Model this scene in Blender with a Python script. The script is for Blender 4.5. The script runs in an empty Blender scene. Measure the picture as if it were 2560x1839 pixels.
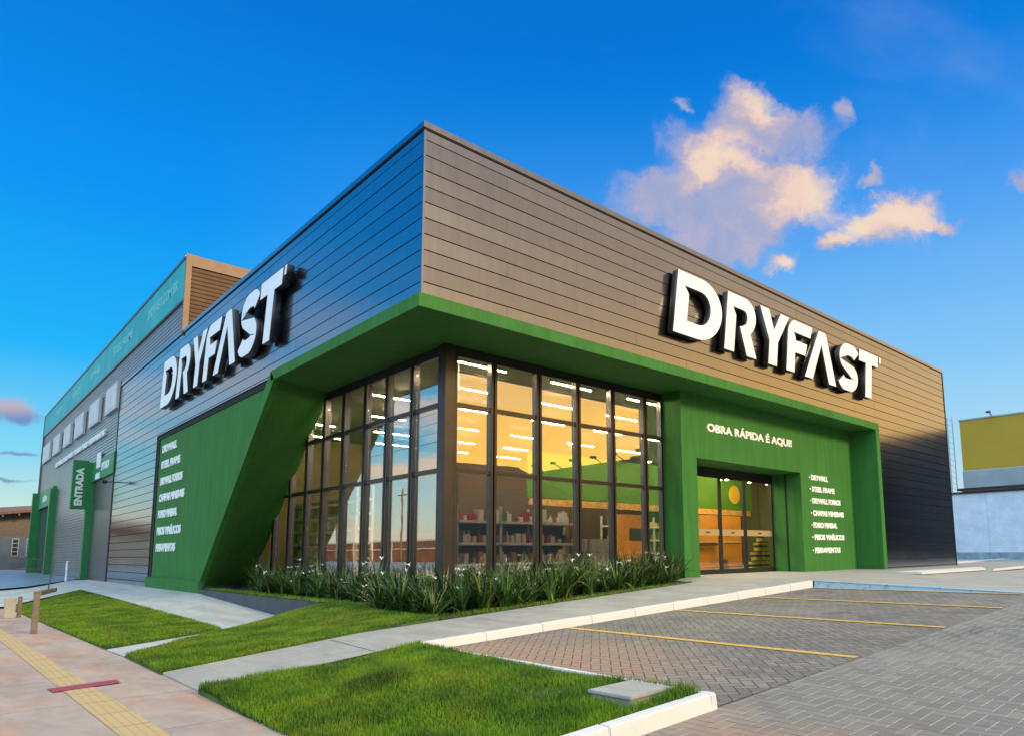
import bpy, bmesh, math, random
import numpy as np
from mathutils import Vector, Matrix, Euler
random.seed(7); RNG = np.random.default_rng(7)
SC = bpy.context.scene; COL = SC.collection
# ------------------------------------------------------------------ camera
RM = np.array([[0.72575516, -0.68789668, -0.00880922], [0.08143083, 0.09861325, -0.99178851], [0.68311673, 0.71907829, 0.12758507]])
cd = bpy.data.cameras.new('camera'); cam = bpy.data.objects.new('camera', cd); COL.objects.link(cam)
r, dn, fw = RM
cam.matrix_world = Matrix(((r[0], -dn[0], -fw[0], -6.0327), (r[1], -dn[1], -fw[1], -10.2945), (r[2], -dn[2], -fw[2], 0.6759), (0, 0, 0, 1)))
cd.sensor_width = 36; cd.lens = 1715.02 / 2560 * 36; cd.shift_x = (1280 - 1441.7) / 2560; cd.shift_y = (1159.2 - 919.5) / 2560
cd.clip_start = .05; cd.clip_end = 3000; SC.camera = cam
SC.view_settings.view_transform = 'Standard'; SC.view_settings.look = 'None'
SC.view_settings.exposure = 0.0; SC.view_settings.gamma = 1
SC.cycles.max_bounces = 8; SC.cycles.transparent_max_bounces = 10; SC.cycles.sample_clamp_indirect = 6
SC.cycles.caustics_reflective = False; SC.cycles.caustics_refractive = False; SC.cycles.use_denoising = True
# ------------------------------------------------------------------ world
SUN_AZ = Vector((.17, -.985, 0)).normalized(); SUN_EL = math.radians(23); GLOW = Vector((.58, -.81, 0)).normalized()
W = bpy.data.worlds.new('World'); SC.world = W; W.use_nodes = True
class NT:
    def __init__(s, nt): s.nt = nt; s.n = nt.nodes; s.l = nt.links
    def put(s, inp, v):
        if isinstance(v, bpy.types.NodeSocket): s.l.new(v, inp)
        elif v is not None: inp.default_value = v
    def m(s, op, a, b=None, c=None, clamp=False):
        n = s.n.new('ShaderNodeMath'); n.operation = op; n.use_clamp = clamp
        for i, v in enumerate((a, b, c)):
            if v is not None: s.put(n.inputs[i], v)
        return n.outputs[0]
    def v(s, op, a, b=None, out=0):
        n = s.n.new('ShaderNodeVectorMath'); n.operation = op
        s.put(n.inputs[0], a)
        if b is not None: s.put(n.inputs[3 if op == 'SCALE' else 1], b)
        return n.outputs[out]
    def xyz(s, x, y, z=0.0):
        n = s.n.new('ShaderNodeCombineXYZ')
        for i, v in enumerate((x, y, z)): s.put(n.inputs[i], v)
        return n.outputs[0]
    def sep(s, v):
        n = s.n.new('ShaderNodeSeparateXYZ'); s.put(n.inputs[0], v); return n.outputs
    def mix(s, f, a, b, bt='MIX'):
        n = s.n.new('ShaderNodeMix'); n.data_type = 'RGBA'; n.blend_type = bt; n.clamp_factor = True
        s.put(n.inputs[0], f)
        for i, v in ((6, a), (7, b)):
            s.put(n.inputs[i], (*v, 1) if isinstance(v, tuple) and len(v) == 3 else v)
        return n.outputs[2]
    def ss(s, v, a, b, lo=0.0, hi=1.0):
        n = s.n.new('ShaderNodeMapRange'); n.interpolation_type = 'SMOOTHSTEP'
        for i, q in enumerate((v, a, b, lo, hi)): s.put(n.inputs[i], q)
        return n.outputs[0]
    def noise(s, vec, sc, det=4.0, ro=.5, dist=0.0, col=False):
        n = s.n.new('ShaderNodeTexNoise'); s.put(n.inputs['Vector'], vec)
        n.inputs['Scale'].default_value = sc; n.inputs['Detail'].default_value = det; n.inputs['Roughness'].default_value = ro; n.inputs['Distortion'].default_value = dist
        return n.outputs[1 if col else 0]
    def ramp(s, f, stops, interp='LINEAR'):
        n = s.n.new('ShaderNodeValToRGB'); s.put(n.inputs[0], f); cr = n.color_ramp; cr.interpolation = interp
        while len(cr.elements) < len(stops): cr.elements.new(.5)
        for e, (p, c) in zip(cr.elements, stops):
            e.position = p; e.color = (*c, 1)
        return n.outputs[0]
w = NT(W.node_tree); w.n.clear()
D = w.n.new('ShaderNodeTexCoord').outputs['Generated']
dx, dy, dz = w.sep(D)
el = w.m('MAXIMUM', dz, 0.0)
blue = w.ramp(el, [(0.0, (.84, .80, .60)), (.05, (.62, .84, .76)), (.12, (.24, .72, .95)), (.24, (.01, .48, 1.0)), (.42, (.0, .31, .94)), (.62, (.0, .19, .72)), (1.0, (.0, .10, .45))])
warm = w.ramp(el, [(0.0, (1.5, .74, .12)), (.08, (1.9, 1.02, .12)), (.2, (1.5, .84, .17)), (.33, (.84, .60, .38)), (.5, (.52, .44, .41)), (.7, (.25, .28, .42)), (1.0, (.0, .12, .42))])
dh = w.v('NORMALIZE', w.v('MULTIPLY', D, (1, 1, 0)))
az = w.v('DOT_PRODUCT', dh, tuple(GLOW), 1)
st = w.noise(w.v('MULTIPLY', D, (1.2, 1.2, 9)), 2.2, 5, .55, .4)
warmn = w.mix(w.ss(st, .42, .68, 0, .38), warm, w.mix(.5, warm, (.75, .62, .52)))
sky = w.mix(w.ss(az, .42, .84), blue, warmn)
# paler haze toward the right hand horizon of the view
paz = w.v('DOT_PRODUCT', dh, (.93, .37, 0), 1)
sky = w.mix(w.m('MULTIPLY', w.ss(paz, .55, 1.0, 0, .55), w.ss(el, .6, .05)), sky, (.62, .80, .95))
# peach streaks low in the sky away from the sunset (they show in the left hand glass and cladding)
laz = w.v('DOT_PRODUCT', dh, (-.95, .31, 0), 1)
pst = w.noise(w.v('MULTIPLY', D, (1.5, 1.5, 7)), 3.1, 4, .5, .6)
pk = w.m('MULTIPLY', w.m('MULTIPLY', w.ss(laz, .28, .5), w.ss(pst, .42, .62)), w.m('MULTIPLY', w.ss(el, .42, .14), w.ss(el, 0, .05)))
sky = w.mix(w.m('MULTIPLY', pk, .8), sky, (1.0, .74, .58))
# unseen glow added overhead and behind the viewer to light ground and walls
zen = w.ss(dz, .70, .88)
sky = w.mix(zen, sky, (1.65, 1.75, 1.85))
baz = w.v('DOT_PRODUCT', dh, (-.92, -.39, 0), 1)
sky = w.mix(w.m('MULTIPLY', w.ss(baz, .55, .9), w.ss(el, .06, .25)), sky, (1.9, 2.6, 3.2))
# clouds: fixed directions on the sky, gnomonic coordinates about a fixed direction
F = (float(fw[0]), float(fw[1]), float(fw[2]))
df = w.v('DOT_PRODUCT', D, F, 1); dfm = w.m('MAXIMUM', df, .05)
U = w.m('DIVIDE', w.v('DOT_PRODUCT', D, tuple(map(float, r)), 1), dfm)
V = w.m('DIVIDE', w.v('DOT_PRODUCT', D, tuple(map(float, -dn)), 1), dfm)
UV = w.xyz(U, V)
wob = w.v('SCALE', w.v('SUBTRACT', w.noise(UV, 8, 7, .62, 0, True), (.5, .5, .5)), .13)
UVw = w.v('ADD', UV, wob)
K = 2560 / 2268
def blobs(lst, src):
    tot = None
    for cx, cy, rx, ry in lst:
        c = ((cx * K - 1441.7) / 1715, (1159.2 - cy * K) / 1715, 0); s = (1715 / K / rx / 1.12, 1715 / K / ry / 1.12, 0)
        q = w.m('SUBTRACT', 1.0, w.v('LENGTH', w.v('MULTIPLY', w.v('SUBTRACT', src, c), s), None, 1), None, True)
        tot = q if tot is None else w.m('ADD', tot, q)
    return tot
big = blobs([(1570, 320, 140, 85), (1655, 240, 85, 75), (1755, 280, 105, 55), (1740, 410, 140, 105), (1610, 455, 235, 110), (1455, 430, 120, 60), (1610, 525, 130, 60), (1925, 505, 120, 62), (2010, 470, 92, 56), (1850, 550, 50, 28), (2085, 495, 75, 22), (1950, 400, 48, 18), (1715, 588, 42, 26), (2255, 410, 40, 22), (1885, 252, 34, 36), (1520, 215, 22, 16)], UVw)
fb = w.noise(UVw, 22, 7, .6)
dens = w.ss(w.m('ADD', big, w.m('MULTIPLY', w.m('SUBTRACT', fb, .5), 0.95)), .02, .88)
hot = blobs([(1800, 430, 150, 110), (1590, 340, 110, 70), (1990, 480, 140, 60), (1880, 530, 60, 40), (1690, 215, 90, 60), (1720, 590, 40, 30)], UVw)
shade = w.ss(w.m('ADD', hot, w.m('MULTIPLY', w.m('SUBTRACT', fb, .5), .9)), -.2, 1.0)
ccol = w.ramp(shade, [(0.0, (.36, .42, .66)), (.35, (.62, .52, .58)), (.7, (.98, .70, .55)), (1.0, (1.0, .78, .56))])
front = w.ss(df, .1, .2)
sky = w.mix(w.m('MULTIPLY', w.m('MULTIPLY', dens, w.ss(big, .0, .16, 0, .94)), front), sky, ccol)
lc = w.m('ADD', blobs([(-10, 912, 130, 34), (60, 925, 75, 20), (40, 1008, 60, 7), (10, 1062, 80, 6)], w.v('ADD', UV, w.v('MULTIPLY', wob, (1.2, .35, 0)))), w.m('MULTIPLY', w.m('SUBTRACT', w.noise(w.v('MULTIPLY', UV, (1, 4, 1)), 9, 6, .6), .5), .5))
lcol = w.mix(w.ss(V, (1159.2 - 930 * K) / 1715, (1159.2 - 895 * K) / 1715), (.18, .24, .50), (.62, .42, .46))
sky = w.mix(w.m('MULTIPLY', w.ss(lc, .05, .9, 0, .85), front), sky, lcol)
wisp = w.ss(w.noise(w.v('MULTIPLY', UV, (1, 1.7, 1)), 3.0, 5, .55, .5), .50, .85, 0, .20)
sky = w.mix(w.m('MULTIPLY', w.m('MULTIPLY', wisp, front), w.ss(U, .15, .55)), sky, (.50, .56, .86))
sky = w.mix(w.ss(dz, 0.0, -.06), sky, (.12, .12, .12))
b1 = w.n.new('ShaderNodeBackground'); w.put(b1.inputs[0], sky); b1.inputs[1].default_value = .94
ns = w.n.new('ShaderNodeTexSky'); ns.sky_type = 'NISHITA'; ns.sun_disc = False; ns.sun_elevation = SUN_EL
ns.sun_rotation = math.atan2(SUN_AZ.x, SUN_AZ.y)
b2 = w.n.new('ShaderNodeBackground'); w.put(b2.inputs[0], ns.outputs[0]); b2.inputs[1].default_value = .003
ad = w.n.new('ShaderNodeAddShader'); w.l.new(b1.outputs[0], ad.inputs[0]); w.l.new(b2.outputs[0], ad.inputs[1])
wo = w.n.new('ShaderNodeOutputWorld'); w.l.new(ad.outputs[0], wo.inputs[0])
W.cycles.sampling_method = 'MANUAL'; W.cycles.sample_map_resolution = 512
# ------------------------------------------------------------------ sun (low, behind thin cloud)
sl = bpy.data.lights.new('sun', 'SUN'); sl.energy = 3.5; sl.angle = math.radians(12); sl.color = (1.0, .77, .44)
so = bpy.data.objects.new('sun', sl); COL.objects.link(so)
sd = Vector((SUN_AZ.x * math.cos(SUN_EL), SUN_AZ.y * math.cos(SUN_EL), math.sin(SUN_EL)))
so.rotation_euler = sd.to_track_quat('Z', 'Y').to_euler()
# ------------------------------------------------------------------ materials
MATS = {}
def mat(name, col, rough=.6, metal=0, spec=.5, n1=None, bump=None, emit=None, fn=None):
    """col: base colour; n1=(scale, amount[, stretch]) mottling; bump=(scale, strength, dist)"""
    if name in MATS: return MATS[name]
    m = bpy.data.materials.new(name); m.use_nodes = True; t = NT(m.node_tree)
    b = t.n['Principled BSDF']; MATS[name] = m
    b.inputs['Roughness'].default_value = rough; b.inputs['Metallic'].default_value = metal; b.inputs['Specular IOR Level'].default_value = spec
    pos = t.n.new('ShaderNodeTexCoord').outputs['Object']
    c = (*col, 1)
    if n1:
        st = n1[2] if len(n1) > 2 else (1, 1, 1)
        f = t.noise(t.v('MULTIPLY', pos, st), n1[0], 6, .6)
        c = t.mix(t.ss(f, .25, .75), tuple(x * (1 - n1[1]) for x in col), tuple(min(1, x * (1 + n1[1])) for x in col))
    if bump:
        bp = t.n.new('ShaderNodeBump'); bp.inputs['Strength'].default_value = bump[1]; bp.inputs['Distance'].default_value = bump[2]
        w_ = t.noise(pos, bump[0], 4, .6); t.l.new(w_, bp.inputs['Height']); t.l.new(bp.outputs[0], b.inputs['Normal'])
    if emit: 
        b.inputs['Emission Color'].default_value = (*emit[0], 1); b.inputs['Emission Strength'].default_value = emit[1]
    if fn: c = fn(t, b, pos, c) or c
    t.put(b.inputs['Base Color'], c)
    return m
def f_clad(t, b, pos, c):
    geo = t.n.new('ShaderNodeNewGeometry')
    info = geo.outputs['Random Per Island']
    bp = t.n.new('ShaderNodeBump'); bp.inputs['Strength'].default_value = .06; bp.inputs['Distance'].default_value = .05
    t.l.new(t.noise(pos, .9, 3, .5), bp.inputs['Height'])
    bp2 = t.n.new('ShaderNodeBump'); bp2.inputs['Strength'].default_value = .02; bp2.inputs['Distance'].default_value = .002
    t.l.new(t.noise(pos, 60, 3, .6), bp2.inputs['Height']); t.l.new(bp.outputs[0], bp2.inputs['Normal'])
    t.l.new(bp2.outputs[0], b.inputs['Normal'])
    st = t.noise(t.v('MULTIPLY', pos, (1, 1, .12)), 5, 5, .65)
    t.put(b.inputs['Roughness'], t.m('ADD', t.m('MULTIPLY', info, .03), t.ss(st, .2, .8, .12, .155)))
    k = t.m('MULTIPLY', t.m('ADD', t.m('MULTIPLY', info, .08), .96), t.ss(st, .2, .8, .975, 1.02))
    return t.mix(1.0, c, t.xyz(k, k, k), 'MULTIPLY')
M_CLAD = mat('cladding_metal', (.42, .42, .425), .22, 1.0, fn=f_clad)
M_CLADBACK = mat('cladding_gap', (.012, .011, .012), .8)
M_TRIM = mat('trim_metal', (.17, .165, .165), .35, .8)
def f_green(t, b, pos, c):
    st = t.noise(t.v('MULTIPLY', pos, (4, 4, .35)), 1.2, 6, .65)
    f2 = t.noise(pos, .7, 4, .6)
    bp = t.n.new('ShaderNodeBump'); bp.inputs['Strength'].default_value = .35; bp.inputs['Distance'].default_value = .004
    t.l.new(t.noise(pos, 55, 5, .7), bp.inputs['Height']); t.l.new(bp.outputs[0], b.inputs['Normal'])
    k = t.m('MULTIPLY', t.ss(st, .3, .72, .86, 1.10), t.ss(f2, .25, .75, .92, 1.08))
    z = t.sep(pos)[2]
    return t.mix(1.0, c, t.xyz(k, k, k), 'MULTIPLY')
M_GREEN = mat('green_render', (.040, .165, .030), .72, spec=.25, fn=f_green)
M_GREEN2 = mat('green_metal', (.018, .20, .06), .4, spec=.4, n1=(2, .12))
M_MULL = mat('bronze_aluminium', (.085, .075, .072), .30, .85, n1=(3, .1))
M_DARK = mat('dark_aluminium', (.035, .033, .035), .4, .5)
M_BLACK = mat('shadow_gap_black', (.008, .008, .009), .8)
M_WHITEF = mat('letter_white_face', (.90, .88, .86), .38, n1=(2, .05))
M_SIDE = mat('letter_dark_side', (.025, .024, .026), .4)
M_TXT = mat('white_lettering', (.80, .80, .78), .5)
def glass(name, fac, tint=(1, 1, 1)):
    m = bpy.data.materials.new(name); m.use_nodes = True; t = NT(m.node_tree); t.n.clear()
    g = t.n.new('ShaderNodeBsdfGlossy'); g.inputs['Roughness'].default_value = .0; g.inputs['Color'].default_value = (1, 1, 1, 1)
    tr = t.n.new('ShaderNodeBsdfTransparent'); tr.inputs[0].default_value = (*tint, 1)
    bp = t.n.new('ShaderNodeBump'); bp.inputs['Strength'].default_value = .014; bp.inputs['Distance'].default_value = .05
    t.l.new(t.noise(t.n.new('ShaderNodeTexCoord').outputs['Object'], 1.1, 2, .5), bp.inputs['Height']); t.l.new(bp.outputs[0], g.inputs['Normal'])
    mx = t.n.new('ShaderNodeMixShader'); mx.inputs[0].default_value = fac
    t.l.new(tr.outputs[0], mx.inputs[1]); t.l.new(g.outputs[0], mx.inputs[2])
    o = t.n.new('ShaderNodeOutputMaterial'); t.l.new(mx.outputs[0], o.inputs[0]); return m
M_GLASS = glass('reflective_glass', .46, (.95, .92, .84)); M_GLASSD = glass('door_glass', .12, (.9, .88, .82))
M_GLASSR = glass('rail_glass', .3, (.8, .9, .85))
def f_conc(t, b, pos, c):
    bp = t.n.new('ShaderNodeBump'); bp.inputs['Strength'].default_value = .4; bp.inputs['Distance'].default_value = .004
    t.l.new(t.noise(pos, 70, 6, .7), bp.inputs['Height']); t.l.new(bp.outputs[0], b.inputs['Normal'])
    f = t.noise(t.v('MULTIPLY', pos, (1.6, .6, 1)), 1.3, 7, .65, .6); g = t.noise(pos, 7, 5, .7)
    k = t.m('MULTIPLY', t.ss(f, .28, .72, .80, 1.12), t.ss(g, .3, .7, .95, 1.05))
    return t.mix(1.0, c, t.xyz(k, k, k), 'MULTIPLY')
M_CONC = mat('grey_concrete', (.32, .305, .27), .75, fn=f_conc)
M_CONC2 = mat('ramp_concrete', (.38, .40, .39), .8, fn=f_conc)
def f_side(t, b, pos, c):
    c = f_conc(t, b, pos, c)
    f = t.noise(t.v('MULTIPLY', pos, (.9, .45, 1)), 1.5, 6, .6, 1.0)
    c = t.mix(t.ss(f, .44, .68), c, t.mix(1.0, c, (1.12, .80, .62), 'MULTIPLY'))
    f2 = t.noise(t.v('ADD', pos, (9, 3, 0)), .9, 6, .65, .8)
    c = t.mix(t.ss(f2, .52, .75, 0, .6), c, (.22, .19, .17))
    # faint saw cuts every 1.6 m across the walk
    y = t.sep(pos)[1]; fr = t.m('ABSOLUTE', t.m('SUBTRACT', t.m('FRACT', t.m('DIVIDE', y, 1.62)), .5))
    return t.mix(t.ss(fr, .006, .002), c, (.14, .11, .09))
M_SIDEW = mat('sidewalk_concrete', (.37, .29, .24), .8, fn=f_side)
def f_kerb(t, b, pos, c):
    bp = t.n.new('ShaderNodeBump'); bp.inputs['Strength'].default_value = .3; bp.inputs['Distance'].default_value = .003
    t.l.new(t.noise(pos, 45, 6, .7), bp.inputs['Height']); t.l.new(bp.outputs[0], b.inputs['Normal'])
    f = t.noise(pos, 9, 7, .75); g = t.noise(pos, 1.6, 5, .6)
    c = t.mix(t.ss(f, .60, .74, 0, .55), c, (.30, .27, .24))
    return t.mix(t.ss(g, .45, .75, 0, .3), c, (.55, .46, .40))
M_KERB = mat('white_kerb_paint', (.62, .60, .60), .6, fn=f_kerb)
def f_kerbb(t, b, pos, c):
    f = t.noise(pos, 6, 7, .75)
    return t.mix(t.ss(f, .55, .68, 0, .75), c, (.13, .20, .26))
M_KERBB = mat('blue_kerb_paint', (.33, .50, .60), .6, fn=f_kerbb)
M_YEL = mat('yellow_line_paint', (.62, .36, .06), .65, fn=lambda t, b, pos, c: t.mix(t.ss(t.noise(pos, 14, 7, .75), .50, .66, 0, .75), c, (.17, .14, .11)))
M_TACT = mat('yellow_tactile_tile', (.52, .37, .15), .75, fn=None, n1=(5, .16))
def f_tact(t, b, pos, c):
    x, y, z = t.sep(pos)
    rib = t.m('ABSOLUTE', t.m('SUBTRACT', t.m('FRACT', t.m('DIVIDE', x, .0625)), .5))
    cut = t.m('ABSOLUTE', t.m('SUBTRACT', t.m('FRACT', t.m('DIVIDE', y, .62)), .5))
    dirt = t.noise(pos, 6, 6, .7)
    c = t.mix(t.ss(rib, .40, .49, 0, .5), c, (.20, .12, .05))
    c = t.mix(t.ss(dirt, .52, .72, 0, .6), c, (.33, .19, .08))
    return t.mix(t.ss(cut, .485, .495), c, (.14, .09, .05))
M_TACT = mat('yellow_tactile_path', (.46, .33, .15), .75, fn=f_tact)
M_RED = mat('red_tape', (.30, .035, .055), .6, n1=(9, .2))
def herring(t, b, pos, rot, size, cols, jx, jy, rough=.8, tint=None):
    a = math.radians(rot); x0, y0, _ = t.sep(pos)
    x = t.m('DIVIDE', t.m('ADD', t.m('MULTIPLY', x0, math.cos(a)), t.m('MULTIPLY', y0, math.sin(a))), size)
    y = t.m('DIVIDE', t.m('SUBTRACT', t.m('MULTIPLY', y0, math.cos(a)), t.m('MULTIPLY', x0, math.sin(a))), size)
    wb = t.noise(pos, 5, 2, .5, 0, True); wx, wy, _ = t.sep(wb)
    x = t.m('ADD', x, t.m('MULTIPLY', wx, .22)); y = t.m('ADD', y, t.m('MULTIPLY', wy, .22))
    i = t.m('FLOOR', x); j = t.m('FLOOR', y); u = t.m('FRACT', x); v = t.m('FRACT', y)
    k = t.m('FLOORED_MODULO', t.m('SUBTRACT', i, j), 4.0)
    eq = lambda n: t.m('COMPARE', k, float(n), .1)
    k0, k1, k2, k3 = eq(0), eq(1), eq(2), eq(3)
    L = t.m('ADD', u, t.m('MULTIPLY', k1, 9.0)); R_ = t.m('ADD', t.m('SUBTRACT', 1.0, u), t.m('MULTIPLY', k0, 9.0))
    Bt = t.m('ADD', v, t.m('MULTIPLY', k2, 9.0)); T = t.m('ADD', t.m('SUBTRACT', 1.0, v), t.m('MULTIPLY', k3, 9.0))
    ex = t.m('MINIMUM', L, R_); ey = t.m('MINIMUM', Bt, T)
    jw = .07
    mx = t.ss(ex, jw, jw * .45); my = t.ss(ey, jw, jw * .45)
    idv = t.xyz(t.m('SUBTRACT', i, k1), t.m('SUBTRACT', j, k2), 0.0)
    wn = t.n.new('ShaderNodeTexWhiteNoise'); wn.noise_dimensions = '2D'; t.l.new(idv, wn.inputs['Vector'])
    c = t.mix(wn.outputs[0], cols[0], cols[1])
    g = t.noise(pos, 30, 6, .75); c = t.mix(t.ss(g, .35, .7, 0, .4), c, cols[2])
    big_ = t.noise(pos, .55, 5, .6, .5); c = t.mix(1.0, c, t.ramp(big_, [(.3, (.74, .74, .76)), (.7, (1.12, 1.12, 1.1))]), 'MULTIPLY')
    oil = t.noise(t.v('ADD', pos, (3, 7, 0)), .8, 6, .65, 1.2); c = t.mix(t.ss(oil, .56, .70, 0, .55), c, (.05, .05, .055))
    if tint: c = tint(t, pos, c)
    c = t.mix(my, c, jy); c = t.mix(mx, c, jx)
    bp = t.n.new('ShaderNodeBump'); bp.inputs['Strength'].default_value = .7; bp.inputs['Distance'].default_value = .006
    h = t.m('SUBTRACT', t.m('ADD', t.m('MULTIPLY', g, .25), t.m('MULTIPLY', wn.outputs[0], .2)), t.m('MAXIMUM', mx, my))
    t.l.new(h, bp.inputs['Height']); t.l.new(bp.outputs[0], b.inputs['Normal'])
    return c
def redtint(cx, cy, rad):
    def f(t, pos, c):
        d_ = t.v('LENGTH', t.v('MULTIPLY', t.v('SUBTRACT', pos, (cx, cy, 0)), (1, 1, 0)), None, 1)
        e = t.m('ADD', d_, t.m('MULTIPLY', t.noise(pos, 1.4, 5, .6), 2.2))
        return t.mix(t.ss(e, rad + 1.3, rad - .3, 0, .8), c, (.33, .20, .13))
    return f
M_STALL = mat('stall_pavers', (.2, .2, .2), .72, fn=lambda t, b, pos, c: herring(t, b, pos, 45, .105, ((.155, .138, .118), (.235, .212, .18), (.12, .108, .095)), (.035, .03, .028), (.035, .03, .028), tint=redtint(-1.6, -4.2, 2.6)))
M_LANE = mat('lane_pavers', (.3, .3, .3), .7, fn=lambda t, b, pos, c: herring(t, b, pos, 0, .105, ((.180, .163, .140), (.245, .225, .196), (.15, .138, .12)), (.12, .108, .095), (.34, .31, .265), tint=redtint(-2.2, -7.7, 1.2)))
M_ASPH = mat('asphalt', (.10, .115, .14), .6, n1=(3, .2), bump=(80, .4, .004))
M_SOIL = mat('lawn_soil', (.045, .075, .012), .95, n1=(4, .4))
M_DIRT = mat('planting_soil', (.025, .022, .014), .95, n1=(6, .4), bump=(20, .6, .02))
M_SLATE = mat('dark_slate_cladding', (.045, .055, .07), .5, n1=(2, .25, (1, 1, .4)), bump=(30, .2, .003))
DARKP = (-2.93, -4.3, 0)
def f_grass(t, b, pos, c):
    geo = t.n.new('ShaderNodeNewGeometry'); rn = geo.outputs['Random Per Island']
    f = t.noise(pos, 1.7, 5, .65)
    a = t.mix(t.ss(f, .35, .68), (.014, .080, .004), (.135, .27, .006))
    g2 = t.noise(t.v('ADD', pos, (5, 2, 0)), .9, 5, .7)
    a = t.mix(t.ss(g2, .50, .70, 0, .75), a, (.20, .22, .02))
    a = t.mix(t.ss(t.noise(pos, 3.5, 4, .6), .38, .28, 0, .65), a, (.010, .045, .003))
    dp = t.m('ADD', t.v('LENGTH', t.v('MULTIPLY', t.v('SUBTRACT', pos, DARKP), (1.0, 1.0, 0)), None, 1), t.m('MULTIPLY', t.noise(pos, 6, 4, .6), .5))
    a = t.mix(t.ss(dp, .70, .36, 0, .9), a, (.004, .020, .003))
    a = t.mix(t.m('MULTIPLY', rn, .4), a, (.20, .30, .02))
    b.inputs['Subsurface Weight'].default_value = 0.0
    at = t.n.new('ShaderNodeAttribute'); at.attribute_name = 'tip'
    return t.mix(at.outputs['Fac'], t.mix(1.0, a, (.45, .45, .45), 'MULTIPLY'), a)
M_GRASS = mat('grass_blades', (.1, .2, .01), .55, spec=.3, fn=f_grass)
def f_leaf(t, b, pos, c):
    rn = t.n.new('ShaderNodeNewGeometry').outputs['Random Per Island']
    oi = t.n.new('ShaderNodeObjectInfo').outputs['Random']
    a = t.ramp(rn, [(0, (.006, .028, .004)), (.5, (.020, .075, .007)), (.85, (.075, .145, .011)), (1, (.28, .25, .07))])
    k = t.m('ADD', .75, t.m('MULTIPLY', oi, .5))
    return t.mix(1.0, a, t.xyz(k, k, k), 'MULTIPLY')
M_LEAF = mat('iris_leaf', (.05, .1, .02), .45, spec=.45, fn=f_leaf)
M_PETAL = mat('white_petal', (.82, .82, .80), .6)
def f_rib(t, b, pos, c):
    return None
M_RIB = mat('corrugated_steel', (.40, .385, .375), .30, .85, n1=(1.0, .08))
M_RIBO = mat('bare_corrugated_steel', (.20, .125, .08), .55, .15, n1=(1.3, .12))
M_TEAL = mat('teal_banner', (.02, .36, .37), .5, n1=(.6, .2, (1, 1, .4)))
M_PANEL = mat('pale_louvre_panel', (.52, .53, .53), .55, n1=(3, .1))
# interior
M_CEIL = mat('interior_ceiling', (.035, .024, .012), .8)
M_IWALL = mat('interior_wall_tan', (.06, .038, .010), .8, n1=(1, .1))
M_IFLOOR = mat('interior_floor', (.20, .17, .12), .35, n1=(2, .1))
M_IGREEN = mat('interior_green', (.085, .23, .008), .7, n1=(1, .1))
M_ORANGE = mat('orange_panel', (.62, .27, .015), .6, n1=(2, .1))
M_STEEL = mat('galvanised_shelf', (.66, .66, .60), .5, .1, n1=(8, .25))
M_CONCI = mat('column_concrete', (.24, .25, .23), .8, n1=(3, .15))
M_STRIP = mat('strip_lamp', (.9, .9, .8), .5, emit=((1, .86, .6), 600))
M_SPOT = mat('spot_lamp', (.9, .9, .8), .5, emit=((1, .75, .42), 400))
M_WOOD = mat('brown_timber', (.15, .115, .09), .7, n1=(3, .3, (1, 1, 8)))
def brickw(t, b, pos, c):
    x, y, z = t.sep(pos)
    br = t.n.new('ShaderNodeTexBrick'); t.l.new(t.xyz(y, z), br.inputs['Vector']); br.inputs['Scale'].default_value = 1.9
    br.inputs['Mortar Size'].default_value = .012
    t.put(br.inputs['Color1'], c); t.put(br.inputs['Color2'], t.mix(.1, c, (.3, .35, .4))); t.put(br.inputs['Mortar'], t.mix(.35, c, (.2, .22, .25)))
    return t.mix(t.ss(t.noise(pos, 3, 7, .75), .62, .72, 0, .6), br.outputs[0], (.12, .14, .16))
M_NWALL = mat('neighbour_white_brick', (.60, .68, .78), .8, bump=(9, .3, .01), n1=(1.2, .12), fn=lambda t, b, pos, c: brickw(t, b, pos, c))  # skylight blue on the white wall is put into its base colour
M_BILL = mat('mustard_billboard', (.40, .26, .012), .6, n1=(.3, .06))
M_GREYM = mat('grey_metal_fascia', (.28, .33, .36), .5, n1=(.5, .2))
M_ROOF = mat('brown_roof_tile', (.16, .075, .045), .8, n1=(2, .3, (6, 1, 1)))
M_FAR = mat('far_grey_wall', (.13, .16, .19), .8, n1=(1, .2))
M_WHITE = mat('white_paint', (.75, .76, .76), .5)
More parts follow.
